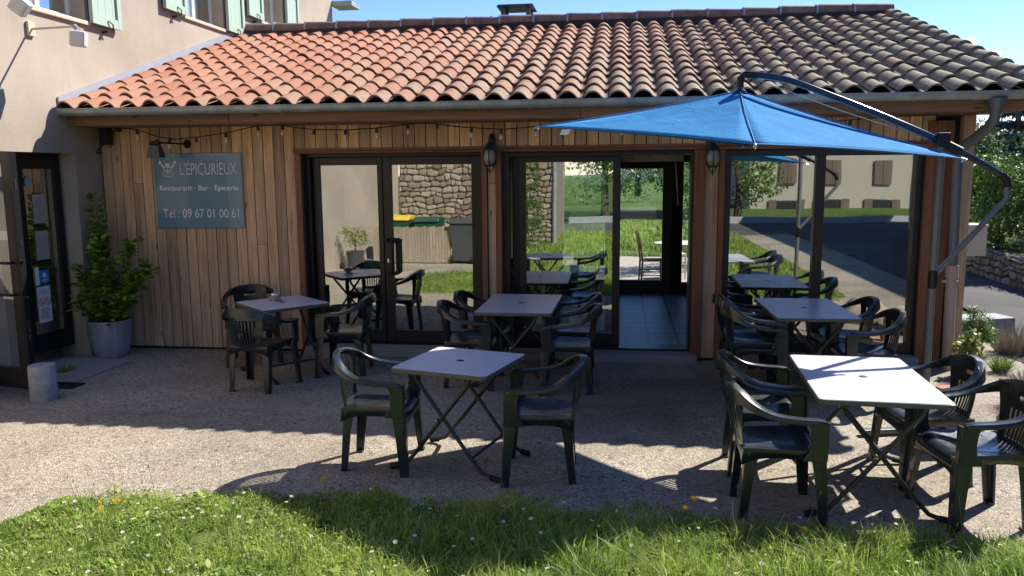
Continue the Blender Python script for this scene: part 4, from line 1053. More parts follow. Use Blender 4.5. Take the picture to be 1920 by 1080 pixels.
    def patch(a0, a1, h0, h1, na, nh):
        vs = [bp(a0+(a1-a0)*i/na, h0+(h1-h0)*j/nh) for j in range(nh+1) for i in range(na+1)]
        back = [v+Vector((-.007, 0, 0)) for v in vs]; m_ = len(vs); w_ = na+1
        fs = [(j*w_+i, j*w_+i+1, (j+1)*w_+i+1, (j+1)*w_+i) for j in range(nh) for i in range(na)]
        fs += [tuple(m_+q for q in f[::-1]) for f in fs]
        ring_ = [i for i in range(w_)] + [j*w_+na for j in range(1, nh+1)] + [nh*w_+i for i in range(na-1, -1, -1)] + [j*w_ for j in range(nh-1, 0, -1)]
        fs += [(ring_[q], ring_[(q+1)%len(ring_)], m_+ring_[(q+1)%len(ring_)], m_+ring_[q]) for q in range(len(ring_))]
        mb.add(vs+back, fs)
    for a, b in bars: patch(a, b, hs0, hs1, 1, 6)
    patch(-1.22, 1.22, 0, hs0, 10, 2)
    if handle:
        patch(-1.22, 1.22, hs1, .78, 10, 2); patch(-1.22, -.42, .78, .93, 4, 2); patch(.42, 1.22, .78, .93, 4, 2); patch(-1.22, 1.22, .93, 1.06, 10, 2)
    else: patch(-1.22, 1.22, hs1, 1.03, 10, 2)
    mb.build('backrest', M['resin'], t, smooth=True, auto=50)
    return t
ch_a = make_chair(False); ch_b = make_chair(True)
used = {}
def chair(kind, x, y, face, label, z=0, tilt=0):
    src = ch_b if kind == 'handle' else ch_a
    o = src if kind not in used else copy_tree(src); used[kind] = 1
    o.location = (x, y, z); o.rotation_euler = (0, 0, R(face)); o['label'] = label; o['group'] = 'dark green resin garden chairs'
    return o
chair('handle', -3.90, 8.10, -62, 'dark garden chair against the planks, behind the table with the ashtray')
chair('slats', -3.34, 7.08, 84, 'dark garden chair with its back to the camera, before the ashtray table')
chair('slats', -2.74, 7.74, 184, 'dark garden chair right of the ashtray table, before the glass double door')
chair('slats', -1.63, 5.26, 2, 'dark garden chair with sun shining on its top rail, left of the front square table')
chair('slats', -.51, 5.18, 183, 'dark garden chair right of the front square table')
chair('slats', -1.40, 7.42, 3, 'nearer of the two dark chairs left of the table by the lantern pillar')
chair('slats', -1.36, 8.02, -3, 'farther of the two dark chairs left of the table by the lantern pillar')
chair('slats', -.47, 7.32, 181, 'nearer of the two dark chairs right of the table before the sliding door')
chair('slats', -.49, 7.99, 178, 'farther of the two dark chairs right of the table before the sliding door')
chair('slats', 1.21, 8.03, -2, 'farthest dark chair left of the shaded table under the big window')
chair('slats', 1.22, 7.38, 0, 'lower chair of the stacked pair left of the shaded table under the big window')
chair('slats', 1.205, 7.39, 1.5, 'upper chair of the stacked pair left of the shaded table under the big window', z=.055)
chair('slats', 2.10, 7.93, 183, 'farther of the two dark chairs right of the shaded table under the big window')
chair('slats', 2.11, 7.24, 181, 'nearer of the two dark chairs right of the shaded table under the big window')
chair('slats', .95, 5.43, -1, 'farther of the two dark chairs left of the big sunlit table')
chair('slats', .92, 4.74, 0, 'nearer of the two dark chairs left of the big sunlit table, by the grass')
chair('handle', 1.98, 5.42, 184, 'farther of the two dark chairs right of the big sunlit table')
chair('handle', 2.02, 4.77, 186, 'nearest right chair beside the big sunlit table, cut by the edge of the photo')

def make_table(L, Wd, name='folding_table', hole=True):
    """top L (local x) by Wd (local y)"""
    t = thing(name, 'table', 'table')
    def rr(hx, hy, r, n=5):
        out = []
        for cx_, cy_, a0 in ((hx-r,hy-r,0),(-hx+r,hy-r,90),(-hx+r,-hy+r,180),(hx-r,-hy+r,270)):
            for i in range(n+1): a = R(a0+90*i/n); out.append((cx_+r*math.cos(a), cy_+r*math.sin(a)))
        return out
    mb = MB(); mb.prism(rr(L/2, Wd/2, .035), .690, .7195, 'z'); top = mb.build('tabletop', M['table_edge'], t, bevel=.004)
    mb = MB(); mb.prism(rr(L/2-.006, Wd/2-.006, .03), .7196, .7215, 'z'); mb.build('laminate', M['laminate'], t if False else top)
    mb = MB(); mb.lathe([(.001,.7245),(.02,.7245),(.027,.722),(.027,.7216)], (0,0,0), 20); mb.build('parasol_cap', M['rubber'], top, smooth=True)
    ends = ((-Wd/2+.06), (Wd/2-.06))
    for k_, s in enumerate((1, -1)):
        mb = MB()
        for e, yy in enumerate(ends):
            o_ = (.022 if s > 0 else 0)*(1 if e else -1)
            y = yy-o_
            mb.tube([(-s*(L*.30), y, .685), (-s*(L*.27), y, .63), (s*.20, y, .14), (s*.275, y, .055), (s*.36, y, .025)], .0135, 10)
        mb.tube([(-s*L*.30, ends[0], .678), (-s*L*.30, ends[1], .678)], .012, 8)
        if s > 0: mb.tube([(s*.20, ends[0]+.02, .14), (s*.20, ends[1]-.02, .14)], .010, 8)
        fr = mb.build('leg_frame', M['tube'], t, smooth=True)
        mb = MB()
        for e, yy in enumerate(ends):
            y = yy-(.022 if s > 0 else 0)*(1 if e else -1)
            mb.tube([(s*.335, y, .032), (s*.40, y, .020)], .0195, 10)
        mb.build('foot_cap', M['rubber'], fr, smooth=True)
    mb = MB()
    for yy in ends: mb.tube([(-.028, yy-.03, .385), (-.028, yy+.03, .385)], .007, 8)
    mb.build('pivot_bolt', M['steel'], t)
    return t
tq = make_table(.70, .70); tl = make_table(.72, 1.14)
def place(o, x, y, rz, label, group='grey folding terrace tables'):
    o.location = (x, y, 0); o.rotation_euler = (0, 0, R(rz)); o['label'] = label; o['group'] = group
place(tq, -1.075, 5.315, -15, 'square grey folding table alone between two chairs in the shade of the umbrella')
t2 = copy_tree(tq); place(t2, -3.34, 7.61, -42, 'square grey folding table turned on the corner, carrying the ashtray')
place(tl, 1.50, 5.14, -3, 'long folding table with its white top in full sun')
t3 = copy_tree(tl); place(t3, -.96, 7.78, -1, 'long grey folding table in front of the sliding door')
t4 = copy_tree(tl); place(t4, 1.70, 7.73, 1, 'long grey folding table in the shade under the big window')

A_ = thing('table_ashtray', 'round metal and amber lidded ashtray on the left table', 'ashtray', (-3.43, 7.66, .7222))
mb = MB(); mb.lathe([(.001,0),(.062,0),(.068,.012),(.060,.018),(.04,.02),(.035,.03)], (0,0,0), 24); mb.build('saucer', M['steel'], A_, smooth=True)
mb = MB(); mb.lathe([(.034,.028),(.052,.034),(.055,.055),(.048,.068),(.001,.07)], (0,0,0), 24); mb.build('bowl', M['ceramic'], A_, smooth=True)
mb = MB(); mb.lathe([(.05,.069),(.045,.082),(.02,.09),(.006,.095),(.006,.112),(.001,.115)], (0,0,0), 20); mb.build('lid', M['steel'], A_, smooth=True)

# ------------------------------------------------------------------ umbrella
U = thing('cantilever_umbrella', 'blue square cantilever umbrella with a dark curved arm and grey pole', 'umbrella', (2.30, 6.32, 0))
UO = Vector((2.30, 6.32, 0))
cL, cF, cR, cB = Vector((-.65,6.48,2.345)), Vector((.78,5.0,2.148)), Vector((2.40,6.2,2.066)), Vector((1.09,7.67,2.22))
ap = Vector((.868, 6.34, 2.575))
V = []; Q = []; n = 14
cor = [cL, cF, cR, cB]
for s in range(4):
    a, b = cor[s], cor[(s+1)%4]; base = len(V)
    for i in range(n+1):
        t = i/n
        for j in range(n+1):
            u = j/n; e = a.lerp(b, u); mid = 4*u*(1-u)
            e = e + (ap-e)*.035*mid                      # hem pulled in between the corners
            p = ap.lerp(e, t); p.z -= .020*math.sin(math.pi*t)*(1-mid*.2) + .010*mid*math.sin(math.pi*t); V.append(p-UO)
    for i in range(n):
        for j in range(n): k0 = base+i*(n+1)+j; Q.append((k0, k0+n+1, k0+n+2, k0+1))
cano = np_mesh('canopy', [tuple(v) for v in V], Q, M['canopy'], U, smooth=True, auto=0)
md = cano.modifiers.new('solid', 'SOLIDIFY'); md.thickness = .002
mb = MB()
for s in range(4):
    c_ = cor[s]; mb.tube([ap+Vector((0,0,-.05)), ap.lerp(c_, .5)+Vector((0,0,-.045)), c_+Vector((0,0,-.008))], .009, 6)
    mb.tube([ap+Vector((0,0,-.30)), ap.lerp(c_, .48)+Vector((0,0,-.05))], .007, 6)
mb.tube([ap+Vector((0,0,-.33)), ap+Vector((0,0,.0))], .022, 10)
W(mb, 'ribs', M['umb_pole'], U)
for c_ in cor:
    mb = MB(); d = (c_-ap).normalized(); mb.tube([c_-d*.01+Vector((0,0,-.006)), c_+d*.03+Vector((0,0,-.008))], .011, 8); mb.sphere(tuple(c_+Vector((0,0,-.02))), .012, 8, 6); W(mb, 'corner_clip', M['steel'], U)
mb = MB(); mb.add([tuple(cL+Vector((.20,-.20,-.035))), tuple(cL+Vector((.27,-.245,-.035))), tuple(cL+Vector((.25,-.235,-.075))), tuple(cL+Vector((.18,-.19,-.075)))], [(0,1,2,3)]); W(mb, 'care_tag', M['paper'], U, solid=.001)
mb = MB(); mb.lathe([(.055,-.02),(.045,.0),(.02,.02)], tuple(ap), 14); W(mb, 'canopy_cap', M['umb_arm'], U)
mb = MB()
for c_ in cor:
    mb.tube([tuple(ap.lerp(c_, t)+Vector((0,0,.004-.020*math.sin(math.pi*t)*.8))) for t in (.02,.15,.3,.5,.7,.85,.99)], .0035, 5)
for s_i in range(4):
    a_, b_ = cor[s_i], cor[(s_i+1)%4]; hp = []
    for i in range(15):
        u = i/14; e = a_.lerp(b_, u); mid = 4*u*(1-u); e = e+(ap-e)*.035*mid; e.z -= .001; hp.append(tuple(e))
    mb.tube(hp, .0045, 5)
W(mb, 'seams', M['canvas_hem'], U)
pv = Vector((2.30, 6.32, 2.20)); ad = Vector((ap.x-pv.x, ap.y-pv.y, 0)).normalized()
mb = MB(); mb.tube([(2.30,6.32,.10),(2.30,6.32,2.20)], .026, 14); pole = W(mb, 'pole', M['umb_pole'], U, smooth=True)
mb = MB(); mb.tube([(2.30,6.32,1.11),(2.30,6.32,1.25)], .032, 14); mb.obox((2.30,6.32,2.20), (.09,.09,.10), Matrix.Identity(3)); W(mb, 'pole_bracket', M['black'], U, pole, bevel=.01)
hub = ap + Vector((0,0,.125))
# curved arm, apex end to beyond the pole
def at(s, z): return Vector((pv.x, pv.y, 0)) + ad*s + Vector((0,0,z))
full = (Vector((ap.x,ap.y,0))-Vector((pv.x,pv.y,0))).length
armp = [at(full, 2.60), at(full, 2.665), at(full-.03, 2.692), at(full-.12, 2.688), at(1.082, 2.643), at(.777, 2.525), at(.474, 2.40), at(.173, 2.266), at(0, 2.182), at(-.238, 2.052), at(-.43, 1.935)]
cp = catmull([tuple(p) for p in armp[2:]], 5)
mb = MB(); mb.tube([tuple(p) for p in cp], .024, 12); arm = W(mb, 'arm', M['umb_arm'], U, smooth=True)
for pp, rr_j in (([tuple(armp[0]), tuple(armp[1]), tuple(armp[2]), tuple(armp[3])], .027), ([tuple(at(.06, 2.212)), tuple(at(-.13, 2.113))], .034), ([tuple(at(-.41, 1.952)), tuple(at(-.455, 1.91)), tuple(at(-.462, 1.86))], .028), ([tuple(at(-.0, 2.19)), tuple(at(-.01, 2.12))], .02)):
    mb = MB(); mb.tube(pp, rr_j, 12); W(mb, 'arm_joint', M['black'], U, arm, smooth=True)
mb = MB(); mb.tube([tuple(at(-.455, 1.90)), tuple(at(-.462, 1.77)), tuple(at(-.42, 1.72)), tuple(at(.0, 1.20))], .021, 12); W(mb, 'strut', M['umb_pole'], U, smooth=True)
mb = MB(); mb.tube([tuple(at(full-.05, 2.68)), tuple(at(full*.5, 2.42)), tuple(at(.05, 2.19))], .0035, 5); W(mb, 'cord', M['zinc'], U)
mb = MB()
for a in (0, math.pi/2):
    d = Vector((math.cos(a+.25), math.sin(a+.25), 0)); Mx = Matrix((d, Vector((-d.y, d.x, 0)), Vector((0,0,1)))).transposed()
    mb.obox((2.30,6.32,.03+.002*a), (1.0,.06,.04), Mx)
mb.tube([(2.30,6.32,.03),(2.30,6.32,.22)], .033, 14)
W(mb, 'cross_base', M['umb_pole'], U, bevel=.004)

# ------------------------------------------------------------------ potted laurel, doorstop and other terrace things
Lp = thing('potted_laurel', 'tall laurel shrub in a ribbed grey pot in the left corner by the planks', 'potted plant', (-5.60, 8.16, 0))
mb = MB(); n = 56; prof = [(.14,0),(.165,.012),(.205,.12),(.222,.25),(.222,.36),(.228,.40),(.225,.412),(.205,.412),(.2,.36),(.001,.355)]
vs = []; 
for (r_, z_) in prof:
    for j in range(n):
        rr_ = r_*(1+.012*(1 if j % 2 else -1)*(1 if .02 < z_ < .39 and r_ > .1 else 0)); a = 2*math.pi*j/n; vs.append((rr_*math.cos(a), rr_*math.sin(a), z_))
mb.add(vs, [(i*n+j, i*n+(j+1)%n, (i+1)*n+(j+1)%n, (i+1)*n+j) for i in range(len(prof)-1) for j in range(n)])
mb.build('pot', M['zinc_pot'], Lp, smooth=True, auto=40)
mb = MB(); mb.lathe([(.001,.385),(.2,.38)], (0,0,0), 24); mb.build('soil', M['potting_soil'], Lp)
def stems_plant(stems, leaf, mtn, parent, per=90, r=.006, wdr=.5, spread=.10):
    mb = MB(); Vv = []; Qq = []
    for st in stems:
        cp_ = catmull(st, 8); mb.tube([tuple(p) for p in cp_], [r*(1.2-.9*i/len(cp_)) for i in range(len(cp_))], 6)
        ncp = len(cp_)
        for q in range(int(per*np.linalg.norm(np.array(st[-1])-np.array(st[0])))):
            t = RNG.random()**.75; i = min(int(t*(ncp-1)), ncp-2); p = cp_[i]+(cp_[i+1]-cp_[i])*RNG.random()
            a = RNG.uniform(0, 2*np.pi); d = np.array([math.cos(a), math.sin(a), RNG.uniform(-.2, .9)]); d /= np.linalg.norm(d)
            p = p + d*RNG.uniform(0, spread)*(1-.55*t); L = leaf*RNG.uniform(.6, 1.25)
            s_ = np.cross(d, np.array([0,0,1.])+RNG.normal(size=3)*.4); s_ /= np.linalg.norm(s_); nr_ = np.cross(s_, d)
            b = len(Vv); wv = L*wdr*.5
            Vv += [p, p+d*L*.3+s_*wv*.8-nr_*L*.02, p+d*L*.65+s_*wv*.85-nr_*L*.04, p+d*L-nr_*L*.12, p+d*L*.65-s_*wv*.85-nr_*L*.04, p+d*L*.3-s_*wv*.8-nr_*L*.02, p+d*L*.5+nr_*L*.05]
            Qq += [(b, b+1, b+6), (b+1, b+2, b+6), (b+2, b+3, b+6), (b+3, b+4, b+6), (b+4, b+5, b+6), (b+5, b, b+6)]
    np_mesh('foliage', Vv, Qq, M[mtn], parent); mb.build('stems', M['bark'], parent)
st = [[(0,0,.36),(-.05,0,.8),(-.02,.0,1.25),(-.05,0,1.78)], [(0,0,.36),(.03,.02,.7),(-.10,.05,1.05),(-.09,.05,1.42)],
      [(0,0,.36),(.10,0,.65),(.22,-.05,.95),(.40,-.05,1.28)], [(0,0,.36),(.18,-.08,.55),(.38,-.1,.75),(.62,-.10,.98)], [(0,0,.36),(.2,.05,.7),(.35,.02,.85),(.50,.0,1.02)],
      [(0,0,.36),(-.08,-.1,.6),(-.16,-.12,.8),(-.22,-.12,1.02)], [(0,0,.36),(.06,-.15,.6),(.10,-.2,.85),(.12,-.22,1.1)], [(0,0,.36),(.12,-.18,.5),(.25,-.24,.62),(.34,-.26,.7)], [(0,0,.36),(-.1,-.16,.5),(-.17,-.2,.58),(-.22,-.2,.66)],
      [(0,0,.36),(.02,-.1,.7),(.0,-.12,1.0),(.02,-.1,1.3)], [(0,0,.36),(.22,-.14,.5),(.32,-.16,.6),(.42,-.16,.78)]]
stems_plant(st, .082, 'laurel_leaf', Lp, per=230, wdr=.66, spread=.11)
D_ = thing('doorstop_block', 'round grey concrete block holding the open glass door', 'doorstop', (-5.13, 6.47, 0))
mb = MB(); mb.lathe([(.001,.0),(.110,0),(.115,.012),(.112,.30),(.106,.315),(.02,.317),(.018,.30),(.001,.30)], (0,0,0), 32); mb.build('block', M['cast_concrete'], D_, smooth=True, auto=40)
def tuft(name, label, cat, x, y, n, h, mtn, rad, wdr=.02, group=None, z=0, asp=1.0):
    a = RNG.uniform(0, 2*np.pi, n); rr_ = rad*np.sqrt(RNG.random(n)); bx = rr_*np.cos(a)*.5; by = rr_*np.sin(a)*.5*asp
    hh = h*RNG.uniform(.4, 1, n); tx = rr_*np.cos(a)+RNG.normal(size=n)*.25*h; ty = rr_*np.sin(a)*asp+RNG.normal(size=n)*.25*h; fa = RNG.uniform(0, 2*np.pi, n); px = np.cos(fa)*wdr/2; py_ = np.sin(fa)*wdr/2
    V = np.stack([np.stack([bx-px, by-py_, 0*hh], 1), np.stack([bx+px, by+py_, 0*hh], 1), np.stack([(bx+tx)/2+px, (by+ty)/2+py_, hh*.65], 1), np.stack([tx, ty, hh], 1), np.stack([(bx+tx)/2-px, (by+ty)/2-py_, hh*.65], 1)], 1)
    b = (np.arange(n)*5)[:,None]
    o = np_mesh(name, V.reshape(-1,3), np.concatenate([b+np.array([[0,1,2]]), b+np.array([[0,2,4]]), b+np.array([[4,2,3]])]), M[mtn])
    o.location = (x, y, z); return tag(o, label, cat, group)
tuft('weed_tuft', 'small green weed growing in the step joint before the dark door', 'weed', -5.62, 7.42, 260, .07, 'grass', .10, .006, asp=1.8)
mb = MB(); mb.box(-5.42, 6.80, .0, -5.10, 7.0, .012); tag(mb.build('door_mat', M['rubber']), 'dark flat mat behind the concrete doorstop', 'mat')

# ================================================================== inside the restaurant
FL = .085
def wood_table(label, x, y, L, Wd, topm, legm, rz=0, h=.74, z=FL, group=None):
    t = thing('dining_table', label, 'table', (x, y, z), R(rz), group)
    mb = MB(); mb.box(-L/2, -Wd/2, h-.028, L/2, Wd/2, h); mb.build('tabletop', M[topm], t, bevel=.004)
    mb = MB(); mb.box(-L/2+.05, -Wd/2+.05, h-.11, L/2-.05, -Wd/2+.07, h-.03); mb.box(-L/2+.05, Wd/2-.07, h-.11, L/2-.05, Wd/2-.05, h-.03)
    mb.box(-L/2+.05, -Wd/2+.071, h-.11, -L/2+.07, Wd/2-.071, h-.03); mb.box(L/2-.07, -Wd/2+.071, h-.11, L/2-.05, Wd/2-.071, h-.03); mb.build('apron', M[legm], t)
    for a in (-1, 1):
        for b in (-1, 1):
            mb = MB(); cx_, cy_ = a*(L/2-.075), b*(Wd/2-.075)
            mb.add([(cx_-.02,cy_-.02,0),(cx_+.02,cy_-.02,0),(cx_+.02,cy_+.02,0),(cx_-.02,cy_+.02,0),(cx_-.028,cy_-.028,h-.03),(cx_+.028,cy_-.028,h-.03),(cx_+.028,cy_+.028,h-.03),(cx_-.028,cy_+.028,h-.03)], [(0,3,2,1),(4,5,6,7),(0,1,5,4),(1,2,6,5),(2,3,7,6),(3,0,4,7)])
            mb.build('leg', M[legm], t)
    return t
def wood_chair(label, x, y, rz, mtn, z=FL, group=None, cat='chair'):
    """ladder chair, front towards its own -y"""
    t = thing('wooden_chair', label, cat, (x, y, z), R(rz), group)
    mb = MB(); mb.prism([(-.20,-.20),(.20,-.20),(.175,.19),(-.175,.19)], .435, .46, 'z'); mb.build('seat', M[mtn], t, bevel=.006)
    for s in (-1, 1):
        mb = MB(); mb.tube([(s*.18,-.18,0),(s*.18,-.18,.435)], [.014,.018], 8); mb.build('leg', M[mtn], t, smooth=True)
        mb = MB(); mb.tube([(s*.16,.21,0),(s*.165,.185,.45),(s*.17,.22,.70),(s*.175,.27,.93)], [.014,.018,.016,.013], 8); mb.build('leg', M[mtn], t, smooth=True)
    mb = MB()
    for z_ in (.15,.26): 
        for s in (-1, 1): mb.tube([(s*.175,-.18,z_), (s*.165,.195,z_)], .009, 6)
    for z_ in (.2,.3): mb.tube([(-.18,-.18,z_), (.18,-.18,z_)], .009, 6)
    mb.tube([(-.163,.195,.22), (.163,.195,.22)], .009, 6); mb.build('stretcher', M[mtn], t, smooth=True)
    mb = MB(); mb.prism([(-.17,.84),(.17,.84),(.18,.93),(.1,.955),(-.1,.955),(-.18,.93)], .245, .265, 'y'); mb.box(-.165,.215,.62,.165,.233,.66)
    for i in range(5): mb.tube([(-.10+.05*i,.222,.65), (-.10+.05*i,.252,.85)], .008, 6)
    mb.build('backrest', M[mtn], t)
    return t
wood_table('dark wooden table just inside the double door', -2.75, 9.75, 1.1, .7, 'laminate', 'black')
wood_chair('mint green chair left of the table inside the double door', -2.75, 9.22, 182, 'mint', group='mint green chairs inside the double door')
wood_chair('mint green chair right of the other, inside the double door', -2.12, 9.35, 160, 'mint', group='mint green chairs inside the double door')
wood_chair('black chair at the end of the table inside the double door', -1.95, 9.95, 90, 'black')
wood_table('pale topped table inside behind the closed sliding leaf', -.75, 9.75, 1.0, .75, 'laminate', 'teal')
wood_chair('mint green chair behind the closed sliding leaf', -1.0, 9.25, 175, 'mint')
wood_table('narrow dark table by the open doorway carrying a potted plant', -.32, 11.3, .62, .62, 'table_wood', 'black')
wood_table('brown wooden table inside the left pane of the big window', 1.38, 9.35, .85, .66, 'laminate', 'table_wood')
wood_table('second table deeper inside behind the big window', 1.55, 10.8, 1.0, .7, 'laminate', 'table_wood')
Pp = thing('potted_houseplant', 'spiky houseplant in a dark pot on the table by the doorway', 'potted plant', (-.11, 11.12, FL+.741))
mb = MB(); mb.lathe([(.001,0),(.07,0),(.09,.15),(.095,.16),(.08,.16),(.001,.14)], (0,0,0), 20); mb.build('pot', M['grey_plastic'], Pp, smooth=True, auto=40)
mb = MB()
for i in range(11):
    a = i*2.4; L = .14+.1*random.random()
    mb.add([(0,0,.14),(.012*math.sin(a),-.012*math.cos(a),.14),(.5*L*math.cos(a)+.012*math.sin(a),.5*L*math.sin(a)-.012*math.cos(a),.14+L*.8),(L*math.cos(a),L*math.sin(a),.14+L*.75),(.5*L*math.cos(a)-.012*math.sin(a),.5*L*math.sin(a)+.012*math.cos(a),.14+L*.8)], [(0,1,2,4),(4,2,3)])
mb.build('foliage', M['bush_leaf'], Pp)
Ct = thing('counter', 'dark teal counter with drawers inside the right pane of the big window', 'counter', (2.62, 10.95, FL))
mb = MB(); mb.box(-.45,-1.0,0,.55,1.1,1.05); mb.build('body', M['teal'], Ct)
mb = MB(); mb.box(-.50,-1.05,1.05,.58,1.12,1.09); mb.build('worktop', M['grey_plastic'], Ct)
for i in range(3):
    for k_ in range(2):
        mb = MB(); mb.box(-.43+.33*i,-1.012,.12+.45*k_,-.12+.33*i,-1.0,.52+.45*k_); dr = mb.build('drawer', M['teal'], Ct, bevel=.003)
        mb = MB(); mb.box(-.34+.33*i,-1.03,.44+.45*k_,-.21+.33*i,-1.012,.46+.45*k_); mb.build('handle', M['black'], Ct if 0 else dr)

# ================================================================== the yard behind
wood_chair('brown wooden chair on the gravel seen through the back door', .55, 14.25, 96, 'chair_wood', z=0)
wood_chair('white chair behind the round table on the gravel', 1.0, 15.35, 5, 'white_paint', z=0)
T_ = thing('garden_table', 'white oval table on the gravel seen through the back door', 'table', (1.15, 14.5, 0))
mb = MB(); mb.lathe([(.001,.70),(.56,.70),(.57,.715),(.56,.73),(.001,.73)], (0,0,0), 36, 1.0, .8); mb.build('tabletop', M['white_paint'], T_, smooth=True, auto=40)
mb = MB(); mb.lathe([(.42,.62),(.44,.70)], (0,0,0), 36, 1.0, .8); mb.build('apron', M['cream_paint'], T_)
for a in (-1, 1):
    for b in (-1, 1):
        mb = MB(); mb.tube([(a*.30,b*.22,.70),(a*.34,b*.25,.35),(a*.30,b*.22,.0)], [.03,.022,.018], 8); mb.build('leg', M['white_paint'], T_)
mb = MB(); mb.box(-6, 26.0, .3, 6.5, 26.25, .74); tag(mb.build('garden_wall', M['grey_plastic']), 'low dark wall across the meadow behind the restaurant', 'wall')
for i, (x, y, h, rd_, s) in enumerate([(-2.6,29,6,2.4,1),(-.3,33,5.5,2.2,2),(1.6,28,4.8,1.9,3),(3.4,31,6,2.5,4),(.8,40,6,2.8,5),(-5,30,6,2.6,8)]):
    tree('tree', ['loose leafy tree far left beyond the meadow wall','small pale tree in the middle beyond the meadow wall','twiggy tree right of the middle beyond the meadow wall','broad tree at the right beyond the meadow wall','farthest tree on the meadow slope','leafy tree at the left end beyond the meadow'][i], 'tree', x, y, .8, h, rd_, 'bush_leaf' if i % 2 else 'bright_leaf', 5200, .13, 20+s, 'trees beyond the meadow', crown_z=.02)
S_ = thing('garden_shrub', 'flowering shrub close behind the slit window', 'shrub', (1.75, 17.8, 0))
leaf_cloud('foliage', [(0,0,.7),(.3,0,1.5),(-.3,.1,2.1),(.2,0,2.7)], [(.8,.6,.8),(.8,.6,.8),(.7,.6,.7),(.6,.5,.5)], 5000, .09, 'bright_leaf', S_)
trunk_mesh((0,0,0), 2.4, .06, 6, .6, parent=S_, seed=4)

# ================================================================== right side, beyond the corner
RWm = MB(); RW = thing('retaining_wall', 'low dry stone wall along the road on the right, under the bushes', 'wall', (6.6, 15, 0))
mw = MB()
segs = [((4.6, 20.8), (6.75, 16.9)), ((6.75, 16.9), (6.62, 14.0)), ((6.62, 14.0), (7.3, 9.0))]
for q, (a, b) in enumerate(segs):
    d = Vector((b[0]-a[0], b[1]-a[1], 0)); L = d.length; d.normalize(); nrm = Vector((d.y, -d.x, 0))*-1
    tmp = MB(); stones(tmp, 0, L, -.02, .52, 0, .07, .15, seed=31+q, face=-1)
    if nrm.x > 0: nrm = -nrm
    for (x, y, z) in tmp.v: pass
    vs = [tuple(Vector((a[0], a[1], 0)) + d*x - nrm*y*1.0 + Vector((0, 0, z))) for x, y, z in tmp.v]
    mw.add(vs, tmp.f)
    hb = [Vector((a[0],a[1],0)), Vector((b[0],b[1],0)), Vector((b[0],b[1],0))-nrm*.3, Vector((a[0],a[1],0))-nrm*.3]
    RWm.prism([(v.x, v.y) for v in hb], -.02, .49, 'z')
W(mw, 'stones', M['stone'], RW); W(RWm, 'mortar_core', M['mortar'], RW)
def bank(x, y):
    e = float(np.interp(y, [9, 14, 16.9, 20.8, 40], [7.35, 6.72, 6.85, 6.0, 6.0])); d = x-e
    return .46+.30*max(0, d)*.7 if d > 0 else .3
terr('planted_bank', 5.6, 24, 9.2, 45, 40, 60, lambda x, y: bank(x, y) if x > float(np.interp(y, [9,14,16.9,20.8,40],[7.35,6.72,6.85,5.6,5.6])) else -.5, M['soil'])
def bush(name, label, x, y, z, blobs, n, leaf, mtn, shell=.3, group=None):
    t = thing(name, label, 'bush', (x, y, z), group=group)
    leaf_cloud('foliage', [b[:3] for b in blobs], [b[3:] for b in blobs], n, leaf, mtn, t, shell=shell); trunk_mesh((0,0,-.05), max(.3, blobs[0][2]), .04, 5, .4, parent=t, seed=int(x*7))
    return t
bush('bush', 'light green bush just right of the building corner', 6.9, 16.0, .5, [(0,0,.5,.6,.5,.6),(.35,.2,1.1,.55,.5,.5),(-.15,.3,1.35,.4,.4,.4)], 5200, .085, 'bright_leaf')
bush('bush', 'dark green spreading bush over the stone wall', 7.6, 15.2, .6, [(0,0,.35,.8,.7,.5),(.7,.2,.6,.8,.7,.6),(-.4,-.4,.2,.5,.5,.35),(1.2,-.6,.4,.8,.8,.6)], 9000, .07, 'bush_leaf')
bush('bush', 'feathery green bush at the right edge behind the wall', 8.3, 17.0, .8, [(0,0,.9,.9,.8,.8),(.6,.3,1.5,.8,.7,.7),(-.5,.3,1.4,.5,.5,.5),(1.3,0,1.2,.9,.9,.9)], 11000, .065, 'bush_leaf')
bush('bush', 'upright bush between the light bush and the spruce', 7.9, 19.0, .9, [(0,0,.8,.8,.7,.8),(-.3,0,1.5,.6,.5,.6)], 5000, .08, 'bush_leaf')
# blue spruces with drooping tiers
def spruce(label, x, y, z, h, rad, seed):
    t = thing('spruce_tree', label, 'tree', (x, y, z)); rd = random.Random(seed); Vv = []; tiers = int(h*3.2); cs = []; rs = []
    for i in range(tiers):
        f = i/tiers; zz = h*(.05+.95*f); rr_ = rad*(1-f)**.8+.1
        for b in range(max(5, int(9*(1-f)+4))):
            a = rd.uniform(0, 6.28); L = rr_*rd.uniform(.7, 1.05)
            for u in (.25, .45, .65, .85, 1.0):
                cs.append((math.cos(a)*L*u, math.sin(a)*L*u, zz-.18*L*u*u+.05*rd.random())); rs.append((.17*(1.15-u*.5)*rad*.55,)*2+(.055,))
    leaf_cloud('crown', cs, rs, 26000, .13, 'spruce_needle', t, asp=.32, droop=.3, shell=.2)
    mb = MB(); mb.tube([(0,0,-.1),(0,0,h*.5),(0,0,h)], [.14,.09,.02], 8); mb.build('trunk', M['bark'], t); return t
spruce('blue-grey spruce behind the bushes right of the downpipe', 10.2, 23.0, 1.0, 3.4, 1.5, 5)
spruce('second blue-grey spruce cut by the right edge of the photo', 12.3, 24.2, 1.2, 3.3, 1.7, 6)
bush('bush', 'dark far bush under the spruces', 9.8, 20.8, 1.2, [(0,0,.6,1.4,.8,.9),(1.4,0,.8,1.2,.8,.9),(-1.2,.3,.5,.9,.7,.7)], 14000, .09, 'bush_leaf')
